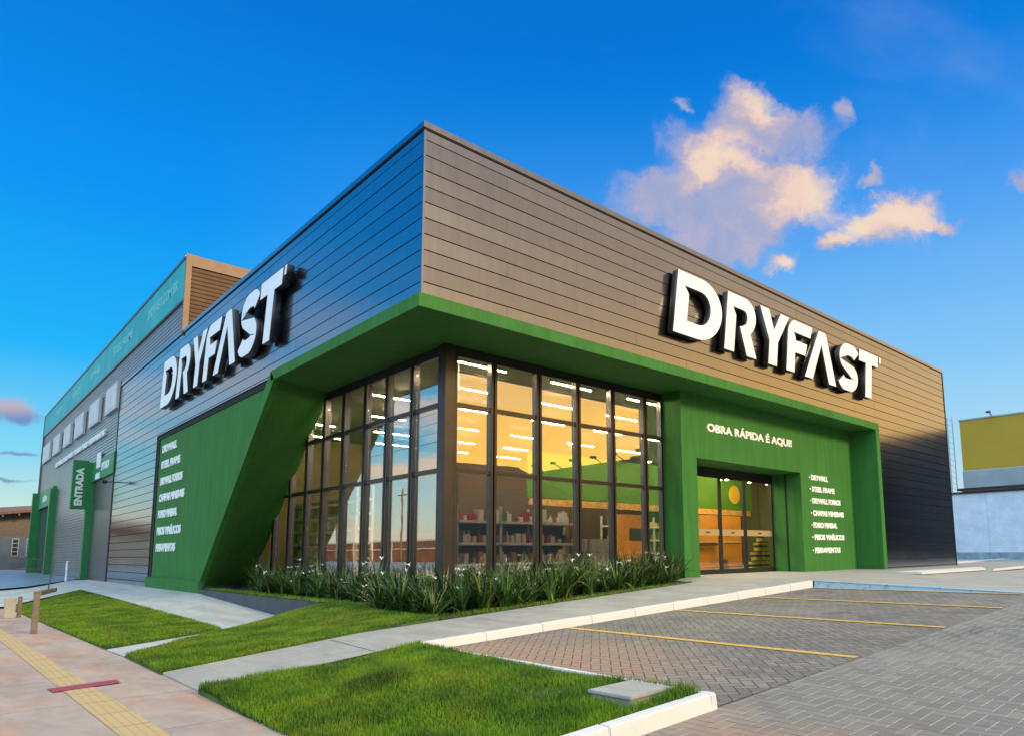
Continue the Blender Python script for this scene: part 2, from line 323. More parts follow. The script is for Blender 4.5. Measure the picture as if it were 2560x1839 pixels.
# ------------------------------------------------------------------ object helpers
def tag(o, label=None, cat=None, group=None, kind=None):
    for k_, v_ in (('label', label), ('category', cat), ('group', group), ('kind', kind)):
        if v_: o[k_] = v_
    return o
def empty(name, loc=(0, 0, 0), rz=0, label=None, cat=None, group=None):
    o = bpy.data.objects.new(name, None); COL.objects.link(o); o.location = loc; o.rotation_euler.z = rz
    o.empty_display_size = .2
    return tag(o, label, cat, group)
class MB:
    def __init__(s): s.v = []; s.f = []; s.mi = []
    def face(s, pts, mi=0):
        n = len(s.v); s.v += [tuple(p) for p in pts]; s.f.append(tuple(range(n, n + len(pts)))); s.mi.append(mi); return s
    def hexa(s, p, mi=0):   # 8 points: bottom 4 (ccw), top 4
        n = len(s.v); s.v += [tuple(q) for q in p]
        for f in ((3, 2, 1, 0), (4, 5, 6, 7), (0, 1, 5, 4), (1, 2, 6, 5), (2, 3, 7, 6), (3, 0, 4, 7)):
            s.f.append(tuple(n + i for i in f)); s.mi.append(mi)
        return s
    def box(s, x0, x1, y0, y1, z0, z1, mi=0):
        x0, x1 = sorted((x0, x1)); y0, y1 = sorted((y0, y1)); z0, z1 = sorted((z0, z1))
        return s.hexa([(x0, y0, z0), (x1, y0, z0), (x1, y1, z0), (x0, y1, z0), (x0, y0, z1), (x1, y0, z1), (x1, y1, z1), (x0, y1, z1)], mi)
    def prism(s, poly, vec, mi=0):   # planar polygon extruded by vec
        n = len(s.v); k = len(poly); v = Vector(vec)
        s.v += [tuple(p) for p in poly] + [tuple(Vector(p) + v) for p in poly]
        s.f.append(tuple(n + i for i in range(k))); s.f.append(tuple(n + k + i for i in reversed(range(k)))); s.mi += [mi, mi]
        for i in range(k):
            j = (i + 1) % k; s.f.append((n + i, n + k + i, n + k + j, n + j)); s.mi.append(mi)
        return s
    def tube(s, a, b, ra, rb=None, seg=8, mi=0):
        a = Vector(a); b = Vector(b); rb = ra if rb is None else rb; d = (b - a).normalized()
        x = d.orthogonal().normalized(); y = d.cross(x); n = len(s.v)
        for c, rr in ((a, ra), (b, rb)):
            for i in range(seg):
                q = 2 * math.pi * i / seg; s.v.append(tuple(c + x * math.cos(q) * rr + y * math.sin(q) * rr))
        for i in range(seg):
            j = (i + 1) % seg; s.f.append((n + i, n + j, n + seg + j, n + seg + i)); s.mi.append(mi)
        s.f.append(tuple(n + i for i in reversed(range(seg)))); s.f.append(tuple(n + seg + i for i in range(seg))); s.mi += [mi, mi]
        return s
    def lathe(s, c, prof, seg=14, mi=0):
        n = len(s.v)
        for rr, z in prof:
            for i in range(seg):
                q = 2 * math.pi * i / seg; s.v.append((c[0] + rr * math.cos(q), c[1] + rr * math.sin(q), c[2] + z))
        for k in range(len(prof) - 1):
            for i in range(seg):
                j = (i + 1) % seg; s.f.append((n + k * seg + i, n + k * seg + j, n + (k + 1) * seg + j, n + (k + 1) * seg + i)); s.mi.append(mi)
        s.f.append(tuple(n + i for i in reversed(range(seg)))); s.f.append(tuple(n + (len(prof) - 1) * seg + i for i in range(seg))); s.mi += [mi, mi]
        return s
    def build(s, name, mats, parent=None, bev=0, smooth=False):
        me = bpy.data.meshes.new(name); me.from_pydata(s.v, [], s.f)
        mats = mats if isinstance(mats, (list, tuple)) else [mats]
        for m in mats: me.materials.append(m)
        me.polygons.foreach_set('material_index', s.mi)
        if smooth: me.polygons.foreach_set('use_smooth', [True] * len(s.f))
        me.update()
        bm = bmesh.new(); bm.from_mesh(me); bmesh.ops.recalc_face_normals(bm, faces=bm.faces)
        if bev: bmesh.ops.bevel(bm, geom=bm.edges[:], offset=bev, segments=2, affect='EDGES', clamp_overlap=True)
        bm.to_mesh(me); bm.free()
        o = bpy.data.objects.new(name, me); COL.objects.link(o)
        if parent: o.parent = parent
        return o
def struct(name, mb, m, bev=0): return tag(mb.build(name, m, None, bev), kind='structure')
_tc = {}
def text_mesh(body, size, depth, bold=.0, align='LEFT', shear=0, spacing=1.0):
    c = bpy.data.curves.new('t', 'FONT'); c.body = body; c.size = size; c.extrude = depth; c.offset = bold; c.align_x = align; c.shear = shear; c.space_character = spacing; c.resolution_u = 3
    o = bpy.data.objects.new('t', c); COL.objects.link(o); bpy.context.view_layer.update()
    me = bpy.data.meshes.new_from_object(o.evaluated_get(bpy.context.evaluated_depsgraph_get()))
    bpy.data.objects.remove(o); bpy.data.curves.remove(c); return me
def text(name, body, m, parent, origin, xdir, ydir, width=None, height=.2, depth=.008, bold=.006, align='LEFT'):
    me = text_mesh(body, 1.0, .5, bold / max(height, .01) , align)
    co = np.empty(len(me.vertices) * 3, 'f'); me.vertices.foreach_get('co', co); co = co.reshape(-1, 3)
    x0, x1 = co[:, 0].min(), co[:, 0].max(); h = .72
    sx = (width / (x1 - x0)) if width else height / h
    X = Vector(xdir).normalized(); Y = Vector(ydir).normalized(); Z = X.cross(Y)
    off = x0 if align == 'LEFT' else 0
    out = np.outer((co[:, 0] - off) * sx, X) + np.outer(co[:, 1] * height / h, Y) + np.outer(co[:, 2] * 2 * depth, Z) + np.array(origin)
    me.vertices.foreach_set('co', out.astype('f').ravel()); me.materials.clear(); me.materials.append(m); me.update()
    me.name = name; o = bpy.data.objects.new(name, me); COL.objects.link(o)
    if parent: o.parent = parent
    return o
# ================================================================== GROUND
def zw(x): return float(np.interp(x, [-3.9, -1.4, 8.5], [-.63, -.43, 0]))
def lot(x): return min(-.475 + .039 * x, -.143)
far = MB(); far.face([(-900, -900, -1.0), (900, -900, -1.0), (900, 900, -1.0), (-900, 900, -1.0)])
struct('ground', far, mat('far_ground', (.13, .13, .12), .9, n1=(.05, .3)))
m = MB(); m.face([(-9.5, -13, -.66), (-3.93, -13, -.66), (-3.93, 13.6, -.66), (-9.5, 13.6, -.66)])
struct('sidewalk', m, M_SIDEW)
m = MB(); m.face([(-60, -14, -.80), (-9.5, -14, -.80), (-9.5, 90, -.80), (-60, 90, -.80)]); struct('street', m, M_ASPH)
m = MB(); m.box(-9.7, -9.5, -13, 60, -.95, -.645); struct('street_kerb', m, M_CONC)
# tactile strip
m = MB(); m.face([(-4.82, -5.2, -.655), (-4.54, -5.2, -.655), (-4.78, 5.0, -.655), (-4.83, 7.0, -.655), (-4.99, 13.0, -.655), (-5.13, 13.0, -.655), (-5.0, 5.0, -.655)])
struct('tactile_path', m, M_TACT)
m = MB(); m.face([(-4.97, -1.62, -.650), (-4.38, -1.50, -.650), (-4.385, -1.24, -.650), (-4.99, -1.35, -.650)]); struct('red_marking', m, M_RED)
# parking stalls and lane
xs = [-1.5, 8.46, 60]
m = MB(); m.face([(-1.5, -7.0, lot(-1.5)), (8.72, -7.0, lot(8.72)), (8.72, -2.5, lot(8.72)), (-1.5, -2.5, lot(-1.5))]); struct('parking_paving', m, M_STALL)
m = MB(); m.face([(-9.4, -60, -.66), (-3.93, -60, -.655), (-3.93, -7.0, -.635), (-9.4, -7.0, -.66)])
m.face([(-3.93, -60, -.635), (8.5, -60, -.143), (8.5, -7.0, -.143), (-3.93, -7.0, -.635)])
m.face([(8.5, -60, -.143), (140, -60, -.143), (140, -7.0, -.143), (8.5, -7.0, -.143)]); struct('lane_paving', m, M_LANE)
for xa, xb, y0 in ((1.04, 1.12, -2.63), (3.60, 3.70, -2.63), (6.12, 6.17, -2.65), (8.42, 8.50, -2.66)):
    m = MB(); hw = .055; m.face([(xb - hw, -6.97, lot(xb - hw) + .004), (xb + hw, -6.97, lot(xb + hw) + .004), (xa + hw, y0, lot(xa + hw) + .004), (xa - hw, y0, lot(xa - hw) + .004)])
    struct('parking_line', m, M_YEL)
# walkway along the stalls
m = MB()
E1 = [(-3.93, -1.25), (-1.4, -.92), (2, -.62), (5, -.4), (7.35, -.2), (7.7, .88), (8.5, .88)]
for i in range(len(E1) - 1):
    (xa, ya), (xb, yb) = E1[i], E1[i + 1]
    m.face([(xa, -2.72 if xa < -1.5 else -2.47, zw(xa) if xa > -3.9 else -.645), (xb, -2.72 if xb < -1.5 else -2.47, zw(xb)), (xb, yb, zw(xb)), (xa, ya, zw(xa) if xa > -3.9 else -.645)])
for (xa, ya), (xb, yb) in zip(E1[:4], E1[1:5]):
    m.face([(xa, ya, zw(xa)), (xb, yb, zw(xb)), (xb, yb, zw(xb) - .2), (xa, ya, zw(xa) - .2)])
m.face([(-3.93, -2.72, -.645), (-3.93, -1.25, -.645), (-3.93, -1.25, -.75), (-3.93, -2.72, -.75)])
struct('walkway', m, M_CONC)
m = MB()
m.face([(8.5, -2.47, 0), (46, -2.47, -.0), (46, 12, 0.0), (26.0, 12, 0.0), (26.0, 2.0, 0), (8.5, 2.0, 0)])
m.face([(8.60, -7.0, -.138), (60, -7.0, -.138), (60, -2.47, 0), (8.60, -2.47, 0)])
struct('entrance_apron', m, M_CONC)
for nm, P in (('walkway_joint', [(.42, -2.47), (.50, -1.0)]), ('walkway_joint', [(4.3, -2.47), (4.36, -.5)]), ('walkway_joint', [(-2.0, -2.7), (-1.9, -1.05)])):
    (xa, ya), (xb, yb) = P
    m = MB(); m.face([(xa - .006, ya, zw(xa) + .003), (xa + .006, ya, zw(xa) + .003), (xb + .006, yb, zw(xb) + .003), (xb - .006, yb, zw(xb) + .003)]); struct(nm, m, mat('joint_dark', (.13, .13, .12), .9))
# kerbs (one painted run each, stones butt end to end)
def kerb_run(name, pts, wdt, m_, side):
    """pts: list of (x,y,zbottom,ztop); kerb body to one side"""
    mb = MB()
    for (xa, ya, ba, ta), (xb, yb, bb, tb) in zip(pts[:-1], pts[1:]):
        d = Vector((xb - xa, yb - ya, 0)); L = d.length; nst = max(1, round(L / 1.0)); d.normalize(); n = Vector((-d.y, d.x, 0)) * side
        for k in range(nst):
            u0, u1 = k / nst + .0015 / L * (k > 0), (k + 1) / nst - .0015 / L
            q = []
            jit = random.uniform(-.004, .004)
            for (u, fr) in ((u0, 0), (u1, 0)):
                pass
            P0 = Vector((xa, ya, 0)).lerp(Vector((xb, yb, 0)), u0); P1 = Vector((xa, ya, 0)).lerp(Vector((xb, yb, 0)), u1)
            z0b, z1b = ba + (bb - ba) * u0, ba + (bb - ba) * u1; z0t, z1t = ta + (tb - ta) * u0 + jit, ta + (tb - ta) * u1 + jit
            A, B = P0, P1; inset = n * .022
            mb.hexa([(A.x, A.y, z0b - .06), (B.x, B.y, z1b - .06), (B.x + n.x * wdt, B.y + n.y * wdt, z1b - .06), (A.x + n.x * wdt, A.y + n.y * wdt, z0b - .06),
                     (A.x + inset.x, A.y + inset.y, z0t), (B.x + inset.x, B.y + inset.y, z1t), (B.x + n.x * wdt, B.y + n.y * wdt, z1t), (A.x + n.x * wdt, A.y + n.y * wdt, z0t)])
    return struct(name, mb, m_, .010)
kerb_run('kerb', [(-1.42, -2.60, lot(-1.4), -.425), (8.60, -2.60, lot(8.6), .004)], .13, M_KERB, 1)
kerb_run('kerb', [(8.60, -2.60, lot(8.6), .004), (8.60, -4.6, -.143, -.045), (8.60, -7.0, -.143, -.125)], .12, M_KERBB, 1)
kerb_run('kerb', [(-1.43, -7.03, lot(-1.4), lot(-1.4) + .115), (-1.43, -2.62, lot(-1.4), -.425)], .10, M_KERB, 1)
kerb_run('kerb', [(-3.85, -7.04, -.63, -.515), (-1.44, -7.04, lot(-1.4), lot(-1.4) + .115)], .13, M_KERB, 1)
# raised white kerb pieces on the apron at the far right
for P in ([(14.2, -2.2), (20.8, -2.45), (18.8, -3.15), (13.9, -3.0)], [(28.4, 1.6), (43.5, 2.9), (43.5, 2.5), (28.4, 1.1)], [(18.2, -3.55), (25.5, -3.0), (40.0, -2.4), (22.3, -3.55)]):
    m = MB(); m.prism([(x, y, .002) for x, y in P], (0, 0, .06)); struct('kerb', m, M_KERB)
# ramp beside the dark wall and landing
m = MB()
m.face([(-1.95, 3.3, -.655), (.02, 5.9, -.70), (.02, 12.2, -.42), (-1.95, 12.2, -.50)])
m.face([(-1.95, 12.2, -.50), (.02, 12.2, -.42), (.02, 19.2, -.42), (-1.95, 18.8, -.43)])
m.face([(-3.94, .6, -.652), (-.3, 5.0, -.69), (.02, 5.9, -.70), (-1.95, 3.3, -.655), (-3.99, 1.72, -.650)])
struct('ramp', m, M_CONC2)
m = MB(); m.prism([(-1.99, 18.8, -.44), (-1.99, 5.0, -.62), (-1.99, 5.0, -.72), (-1.99, 18.8, -.72)], (.08, 0, 0)); struct('ramp_edge', m, M_SLATE)
m = MB(); m.face([(-4.3, 13.4, -.60), (-1.95, 18.8, -.432), (.02, 19.2, -.424), (.02, 26, -.42), (.9, 31, -.42), (-6, 31, -.5), (-9.5, 13.6, -.655)])
struct('driveway_edge', m, M_CONC2)
m = MB(); m.face([(-9.4, 17, -.60), (-3.0, 23.5, -.432), (-.0, 33.0, -.410), (.8, 120, -.40), (-60, 120, -.42), (-60, 40, -.42)]); struct('driveway', m, mat('sky_tinted_asphalt', (.17, .215, .27), .35, n1=(1, .15)))  # blue of the reflected sky is put into the asphalt colour
# ------------------------------------------------------------------ lawns
def tps(P):
    P = np.array(P, float); X = P[:, :2]; d = np.linalg.norm(X[:, None] - X[None], axis=2); Kk = np.where(d > 0, d * d * np.log(d + 1e-12), 0) + np.eye(len(P)) * .05
    A = np.block([[Kk, np.c_[np.ones(len(P)), X]], [np.c_[np.ones(len(P)), X].T, np.zeros((3, 3))]])
    c = np.linalg.solve(A, np.r_[P[:, 2], 0, 0, 0])
    def f(x, y):
        x = np.asarray(x, float); y = np.asarray(y, float); Q = np.stack([x.ravel(), y.ravel()], 1)
        dd = np.linalg.norm(Q[:, None] - X[None], axis=2); k = np.where(dd > 0, dd * dd * np.log(dd + 1e-12), 0)
        return (k @ c[:len(P)] + c[len(P)] + Q @ c[len(P) + 1:]).reshape(x.shape)
    return f
hB = tps([(-3.95, -1.2, -.64), (-3.95, .7, -.64), (-3, 1.9, -.64), (-2.2, 2.95, -.65), (-1.2, 4.1, -.67), (-.2, 5.3, -.68), (0, 5.7, -.68), (0, 4.7, -.50), (0, 3.7, -.34), (0, 2, -.30), (0, 0, -.33), (-.7, -.8, -.38), (-1.4, -.92, -.42), (-2.6, -1.08, -.52), (-2, .2, -.52), (-2, 1.5, -.58)])
def hBed(x, y):
    x = np.asarray(x, float); y = np.asarray(y, float)
    base = np.interp(x, [-.7, 0, 2, 5, 8.4], [-.405, -.372, -.288, -.158, -.035]); back = np.full_like(x, -.30)
    t_ = np.clip((y - 1.0) / 1.2, 0, 1) * np.clip((3.5 - x) / 1.5, 0, 1)
    return base * (1 - t_) + back * t_
def hA(x, y): return np.interp(np.asarray(x, float), [-4, -1.95], [-.645, 0]) * 0 + -.645 + (np.asarray(x) + 4) / 2.05 * np.interp(np.asarray(y, float), [1.6, 4, 19], [.0, .03, .19])
def hC(x, y): return np.interp(np.asarray(x, float), [-3.93, -2.7, -1.43], [-.64, -.53, -.455]) + .035 * np.sin(np.asarray(x) * 2.2 + 1) * np.cos(np.asarray(y) * 1.3)
def inpoly(P, x, y):
    c = np.zeros(x.shape, bool); n = len(P)
    for i in range(n):
        (xa, ya), (xb, yb) = P[i], P[(i + 1) % n]
        cond = ((ya > y) != (yb > y)) & (x < (xb - xa) * (y - ya) / (yb - ya + 1e-12) + xa); c ^= cond
    return c
def sheet(name, P, h, m_, st=.18):
    bm = bmesh.new(); vs = [bm.verts.new((x, y, 0)) for x, y in P]; bm.faces.new(vs)
    x0, x1 = min(p[0] for p in P), max(p[0] for p in P); y0, y1 = min(p[1] for p in P), max(p[1] for p in P)
    for ax, lo, hi in ((0, x0, x1), (1, y0, y1)):
        k = lo + st
        while k < hi:
            co = (k, 0, 0) if ax == 0 else (0, k, 0); no = (1, 0, 0) if ax == 0 else (0, 1, 0)
            bmesh.ops.bisect_plane(bm, geom=bm.verts[:] + bm.edges[:] + bm.faces[:], plane_co=co, plane_no=no); k += st
    X = np.array([v.co.x for v in bm.verts]); Y = np.array([v.co.y for v in bm.verts]); Z = h(X, Y)
    for v, z in zip(bm.verts, Z): v.co.z = z
    be = [e for e in bm.edges if e.is_boundary]; ex = bmesh.ops.extrude_edge_only(bm, edges=be)
    for g in ex['geom']:
        if isinstance(g, bmesh.types.BMVert): g.co.z -= .22
    me = bpy.data.meshes.new(name); bm.to_mesh(me); bm.free(); me.materials.append(m_)
    for p in me.polygons: p.use_smooth = True
    o = bpy.data.objects.new(name, me); COL.objects.link(o); return tag(o, kind='structure')
def grass(P, h, n, lmin, lmax, label, wid=.0035, bald=None, lean=.5):
    P_ = np.array(P); x0, y0 = P_.min(0); x1, y1 = P_.max(0)
    xs_ = RNG.uniform(x0, x1, n * 3); ys_ = RNG.uniform(y0, y1, n * 3); k = inpoly(P, xs_, ys_); xs_, ys_ = xs_[k][:n], ys_[k][:n]
    if bald is not None:
        dd = np.hypot(xs_ - bald[0], (ys_ - bald[1]) * bald[3]); k = (dd > bald[2]) | (RNG.random(len(xs_)) < .18); xs_, ys_ = xs_[k], ys_[k]
        k = ~((np.abs(xs_ + 1.84) < .29) & (np.abs(ys_ + 6.48) < .25)); xs_, ys_ = xs_[k], ys_[k]
    n = len(xs_); zs_ = h(xs_, ys_)
    patch = .5 + .5 * np.sin(xs_ * 3.1 + np.sin(ys_ * 2.3) * 1.5) * np.cos(ys_ * 2.7 + np.sin(xs_ * 1.9) * 2)
    L = RNG.uniform(lmin, lmax, n) * (.72 + .5 * patch); a = RNG.uniform(0, 2 * np.pi, n); le = RNG.normal(0, lean, n) * .6
    b_ = RNG.uniform(0, 2 * np.pi, n); wd = RNG.uniform(.7, 1.3, n) * wid
    sx, sy = np.cos(a) * wd, np.sin(a) * wd; lx, ly = np.cos(b_) * le * L, np.sin(b_) * le * L
    V_ = np.zeros((n, 5, 3), 'f')
    V_[:, 0] = np.stack([xs_ - sx, ys_ - sy, zs_ - .01], 1); V_[:, 1] = np.stack([xs_ + sx, ys_ + sy, zs_ - .01], 1)
    V_[:, 2] = np.stack([xs_ + sx * .8 + lx * .35, ys_ + sy * .8 + ly * .35, zs_ + L * .55], 1); V_[:, 3] = np.stack([xs_ - sx * .8 + lx * .35, ys_ - sy * .8 + ly * .35, zs_ + L * .55], 1)
    V_[:, 4] = np.stack([xs_ + lx * 1.1, ys_ + ly * 1.1, zs_ + L * (1 - .25 * np.abs(le))], 1)
    me = bpy.data.meshes.new('grass'); me.vertices.add(n * 5); me.vertices.foreach_set('co', V_.ravel())
    base = (np.arange(n) * 5)[:, None]
    loops = np.concatenate([base + np.array([0, 1, 2, 3]), base + np.array([3, 2, 4])], 1).ravel()
    me.loops.add(len(loops)); me.loops.foreach_set('vertex_index', loops.astype('i'))
    me.polygons.add(n * 2); st = np.stack([np.arange(n) * 7, np.arange(n) * 7 + 4], 1).ravel(); me.polygons.foreach_set('loop_start', st.astype('i'))
    me.update(calc_edges=True)
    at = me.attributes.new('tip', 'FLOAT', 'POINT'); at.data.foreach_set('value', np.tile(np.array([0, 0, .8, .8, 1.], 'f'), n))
    me.materials.append(M_GRASS); o = bpy.data.objects.new('grass', me); COL.objects.link(o)
    return tag(o, label, 'grass', kind='stuff')
PC = [(-3.955, -6.925), (-1.515, -6.925), (-1.51, -2.70), (-3.96, -2.72)]
PB = [(-3.95, -1.24), (-2.6, -1.06), (-1.4, -.92), (-.7, -.8), (0.0, -.75), (0.0, 5.72), (-.2, 5.3), (-1.2, 4.15), (-2.2, 2.95), (-3.0, 1.95), (-3.95, .68)]
PA = [(-3.99, 1.72), (-1.99, 3.3), (-1.99, 18.7), (-4.25, 13.4)]
PD = [(0.001, -.75), (2, -.62), (5, -.4), (7.35, -.2), (8.38, .84), (8.38, 1.52), (1.55, 1.53), (1.53, 12.0), (0.001, 12.0)]
sheet('lawn_ground', PC, hC, M_SOIL); sheet('lawn_ground', PB, hB, M_SOIL); sheet('lawn_ground', PA, hA, M_SOIL, .5); sheet('planting_bed_ground', PD, hBed, M_DIRT, .3)
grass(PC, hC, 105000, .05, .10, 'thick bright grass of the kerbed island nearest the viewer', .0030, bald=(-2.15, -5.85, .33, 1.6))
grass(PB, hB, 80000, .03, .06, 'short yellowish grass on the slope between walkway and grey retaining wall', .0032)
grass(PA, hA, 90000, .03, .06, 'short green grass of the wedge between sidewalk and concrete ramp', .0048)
grass([(0.001, -.75), (2, -.62), (5, -.4), (7.35, -.2), (7.6, .1), (5, -.05), (2, -.25), (.45, -.3), (.45, 11.5), (.001, 11.9)], hBed, 36000, .03, .07, 'narrow grass strip edging the flower bed under the shop windows', .004)
# dark retaining wall
m = MB(); m.prism([(-.03, 12.1, -.80), (-.03, 12.1, -.30), (-.03, 3.4, -.30), (-.03, 3.4, -.80)], (.10, 0, 0)); o = m.build('retaining_wall', M_SLATE); tag(o, 'dark slate retaining wall holding up the flower bed beside the concrete ramp', 'wall')
for yy in (9.0, 6.6):
    pass
# concrete box lid in the island
t_ = empty('inspection_box', (-1.84, -6.48, -.482), math.radians(3), 'square grey concrete inspection box lying in the grass by the white kerb corner', 'inspection box')
m = MB(); m.box(-.25, .25, -.2, .2, -.05, .055); m.build('box_body', M_CONCI, t_, .006)
m = MB(); m.box(-.27, .27, -.22, .22, .058, .085); m.build('lid', mat('lid_concrete', (.34, .33, .31), .8, fn=f_conc), t_, .006)
# ================================================================== STORE
ZT = 8.48; CH = .3; Z1 = 8.15
store = empty('store_building', (0, 0, 0), 0, 'large metal clad corner store with green entrance and tall windows', 'building')
def courses():
    L = [(8.158, 8.335)]; z = Z1
    while z > -.6: L.append((z - CH + .011, z - .011)); z -= CH
    return L
def clad(axis, a0, a1, zlo_fn, name, seed):
    """boards on plane x=0 or y=0 running along the other axis; zlo_fn(list of (s0,s1,zmin))"""
    mb = MB(); bk = MB(); rr = random.Random(seed)
    for (s0, s1, zmin) in zlo_fn:
        for ci, (z0, z1) in enumerate(courses()):
            if z1 < zmin + .03: continue
            z0 = max(z0, zmin)
            off = (ci * 1.9) % 5.7; s = s0; k = math.floor((s0 - off) / 5.7) + 1
            cuts = [s0]
            while off + k * 5.7 < s1 - .4:
                if off + k * 5.7 > s0 + .4: cuts.append(off + k * 5.7)
                k += 1
            cuts.append(s1)
            for p, q in zip(cuts[:-1], cuts[1:]):
                e = rr.uniform(-.0015, .0015)
                if axis == 'y': mb.box(p + .0025, q - .0025, -.0 + e, .03, z0, z1)
                else: mb.box(0 + e, .03, p + .0025, q - .0025, z0, z1)
        if axis == 'y': bk.box(s0, s1, .032, .10, zmin, 8.44)
        else: bk.box(.032, .10, s0, s1, zmin, 8.44)
    mb.build(name, M_CLAD, store); bk.build('cladding_backing', M_CLADBACK, store)
clad('y', .0355, 26.0, [(.0355, 18.72, 5.2), (18.724, 26.0, .0)], 'cladding', 1)
clad('x', 0.0355, 26.3, [(0.0355, 6.9, 5.2), (6.9, 18.72, 5.10), (18.724, 26.3, -.45)], 'cladding', 2)
m = MB(); m.box(-.035, 26.03, -.035, .16, 8.365, ZT); m.box(-.035, .16, .1605, 26.32, 8.365, ZT); m.build('parapet_coping', M_CLAD, store); m = MB(); m.box(-.02, 26.0, -.02, .0, 8.34, 8.3645); m.box(-.02, .0, .0005, 26.3, 8.34, 8.3645); m.build('coping_gap', M_CLADBACK, store); m = MB(); m.box(-.006, .0345, -.006, .0345, 5.2, 8.363); m.build('corner_strip', M_CLAD, store)
m = MB(); m.box(26.002, 26.05, -.02, .16, 0, 8.36); m.build('corner_trim', M_DARK, store); m = MB(); m.box(-.02, .16, 26.302, 26.34, -.45, 8.36); m.build('corner_trim', M_DARK, store)
m = MB(); m.box(.17, 26.0, .17, 26.3, 8.25, 8.30); m.build('roof', M_TRIM, store)
m = MB(); m.box(26.052, 26.06, .2, 26.3, 0, 8.25); m.build('side_wall', M_TRIM, store)
# fascia + soffit + frame (green)
m = MB(); m.box(-.10, 18.74, -.10, .05, 4.95, 5.2); m.box(-.10, .05, .0505, 6.93, 4.95, 5.2); m.build('fascia', M_GREEN, store, .004)
m = MB()
m.box(.051, 18.60, .051, .849, 4.97, 5.1); m.box(.051, 1.50, .8495, 7.6, 4.97, 5.1); m.box(1.5005, 8.4, .8495, 1.50, 4.97, 5.1)
m.build('soffit', M_GREEN, store)
m = MB(); m.box(18.46, 18.74, -.10, .05, 0, 4.9485); m.box(18.46, 18.72, .0505, .95, 0, 4.9685); m.build('portal_frame', M_GREEN, store, .004)
# entrance wall plane y=.85
m = MB(); m.box(8.4, 9.05, .85, 1.0, -.12, 4.969); m.box(9.051, 14.65, .85, 1.0, 3.2, 4.969); m.box(14.651, 18.459, .85, 1.0, 0, 4.969)
m.box(8.4, 8.6, 1.0005, 1.62, -.12, 4.969); m.build('entrance_wall', M_GREEN, store)
m = MB(); m.box(8.95, 9.05, 1.0005, 1.98, 0, 3.2); m.box(14.65, 14.8, 1.0005, 2.0, 0, 3.2); m.box(8.95, 14.8, 1.0005, 2.0, 3.201, 3.30); m.build('door_recess', M_GREEN, store)
m = MB(); m.box(14.636, 14.649, 1.38, 1.44, 0, 3.19); m.build('jamb_groove', M_BLACK, store)
# doors
dy_ = 1.93
m = MB(); m.box(9.051, 14.649, dy_ - .03, dy_ + .06, 2.98, 3.198); m.build('door_frame', M_DARK, store); m = MB(); m.box(9.051, 14.649, dy_ - .03, dy_ + .06, 0.0, .05); m.build('threshold', M_DARK, store)
for a, b in ((9.06, 10.30), (10.31, 11.60), (11.61, 12.93), (12.97, 14.64)):
    d = MB(); d.box(a, a + .065, dy_ - .02, dy_ + .03, .052, 2.978); d.box(b - .065, b, dy_ - .02, dy_ + .03, .052, 2.978); d.box(a + .066, b - .066, dy_ - .02, dy_ + .03, .052, .14); d.box(a + .066, b - .066, dy_ - .02, dy_ + .03, 2.90, 2.978)
    dl = d.build('door', M_DARK, store)
    g = MB(); g.box(a + .066, b - .066, dy_ + .003, dy_ + .009, .141, 2.899); g.build('pane', M_GLASSD, dl)
    g = MB(); g.box(a + .07, b - .07, dy_ - .002, dy_ + .002, 1.15, 1.34); g.build('safety_band', mat('frosted_film', (.36, .25, .12), .6), dl)
    cx = (a + b) / 2
    g = MB(); g.box(cx - .10, cx + .10, dy_ - .006, dy_ - .003, 1.225, 1.265); g.build('band_mark', M_DARK, dl)
# left green wall with slanted frame
SL = lambda z, y0: y0 + (4.95 - z) / .966 
def slab_x(poly, x0, x1): return [(x0, y, z) for y, z in poly], (x1 - x0, 0, 0)
m = MB()
P, v = slab_x([(7.0, 4.93), (18.42, 4.93), (18.42, -.06), (SL(-.06, 7.0), -.06)], .06, .2); m.prism(P, v)
P, v = slab_x([(12.3, -.062), (18.86, -.062), (18.86, -.50), (12.12, -.50)], -.04, .2); m.prism(P, v)
m.build('side_wall_green', M_GREEN, store)
m = MB(); P, v = slab_x([(6.70, 4.948), (6.932, 5.2), (6.95, 5.2), (SL(-.062, 6.98), -.062), (SL(-.062, 6.70), -.062)], -.10, .058); m.prism(P, v); m.build('slanted_frame', M_GREEN, store)
m = MB(); m.box(.034, .058, 6.96, 18.72, 4.935, 5.098); m.box(.034, .058, 18.425, 18.72, -.06, 4.934); m.build('shadow_gap', M_BLACK, store)
m = MB(); zb = -.38; m.hexa([(.0585, SL(zb, 6.70), zb), (.0585, SL(zb, 6.88), zb), (1.53, SL(zb, 7.50), zb), (1.53, SL(zb, 7.34), zb), (.0585, 6.70, 4.969), (.0585, 6.88, 4.969), (1.53, 7.50, 4.969), (1.53, 7.34, 4.969)]); m.build('slanted_reveal', M_GREEN, store)
m = MB(); m.prism([(-.012, SL(-.30, 6.75), -.30), (-.012, SL(-.5, 6.75) - .06, -.52), (1.5, SL(-.5, 7.34), -.52), (1.5, SL(-.30, 7.34), -.20), (-.012, SL(-.30, 6.75), -.20)][0:0] or [(0.0, 12.05, -.5), (1.5, 12.75, -.5), (1.5, 12.75, -.20), (0.0, 12.05, -.20)], (0, -.06, 0)); m.build('wall_base', M_SLATE, store)
# base wall under the glazing
m = MB(); m.box(1.50, 8.4, 1.50, 1.64, -.5, .10); m.box(1.50, 1.64, 1.6405, 12.9, -.5, .10); m.build('glazing_base', M_SLATE, store)
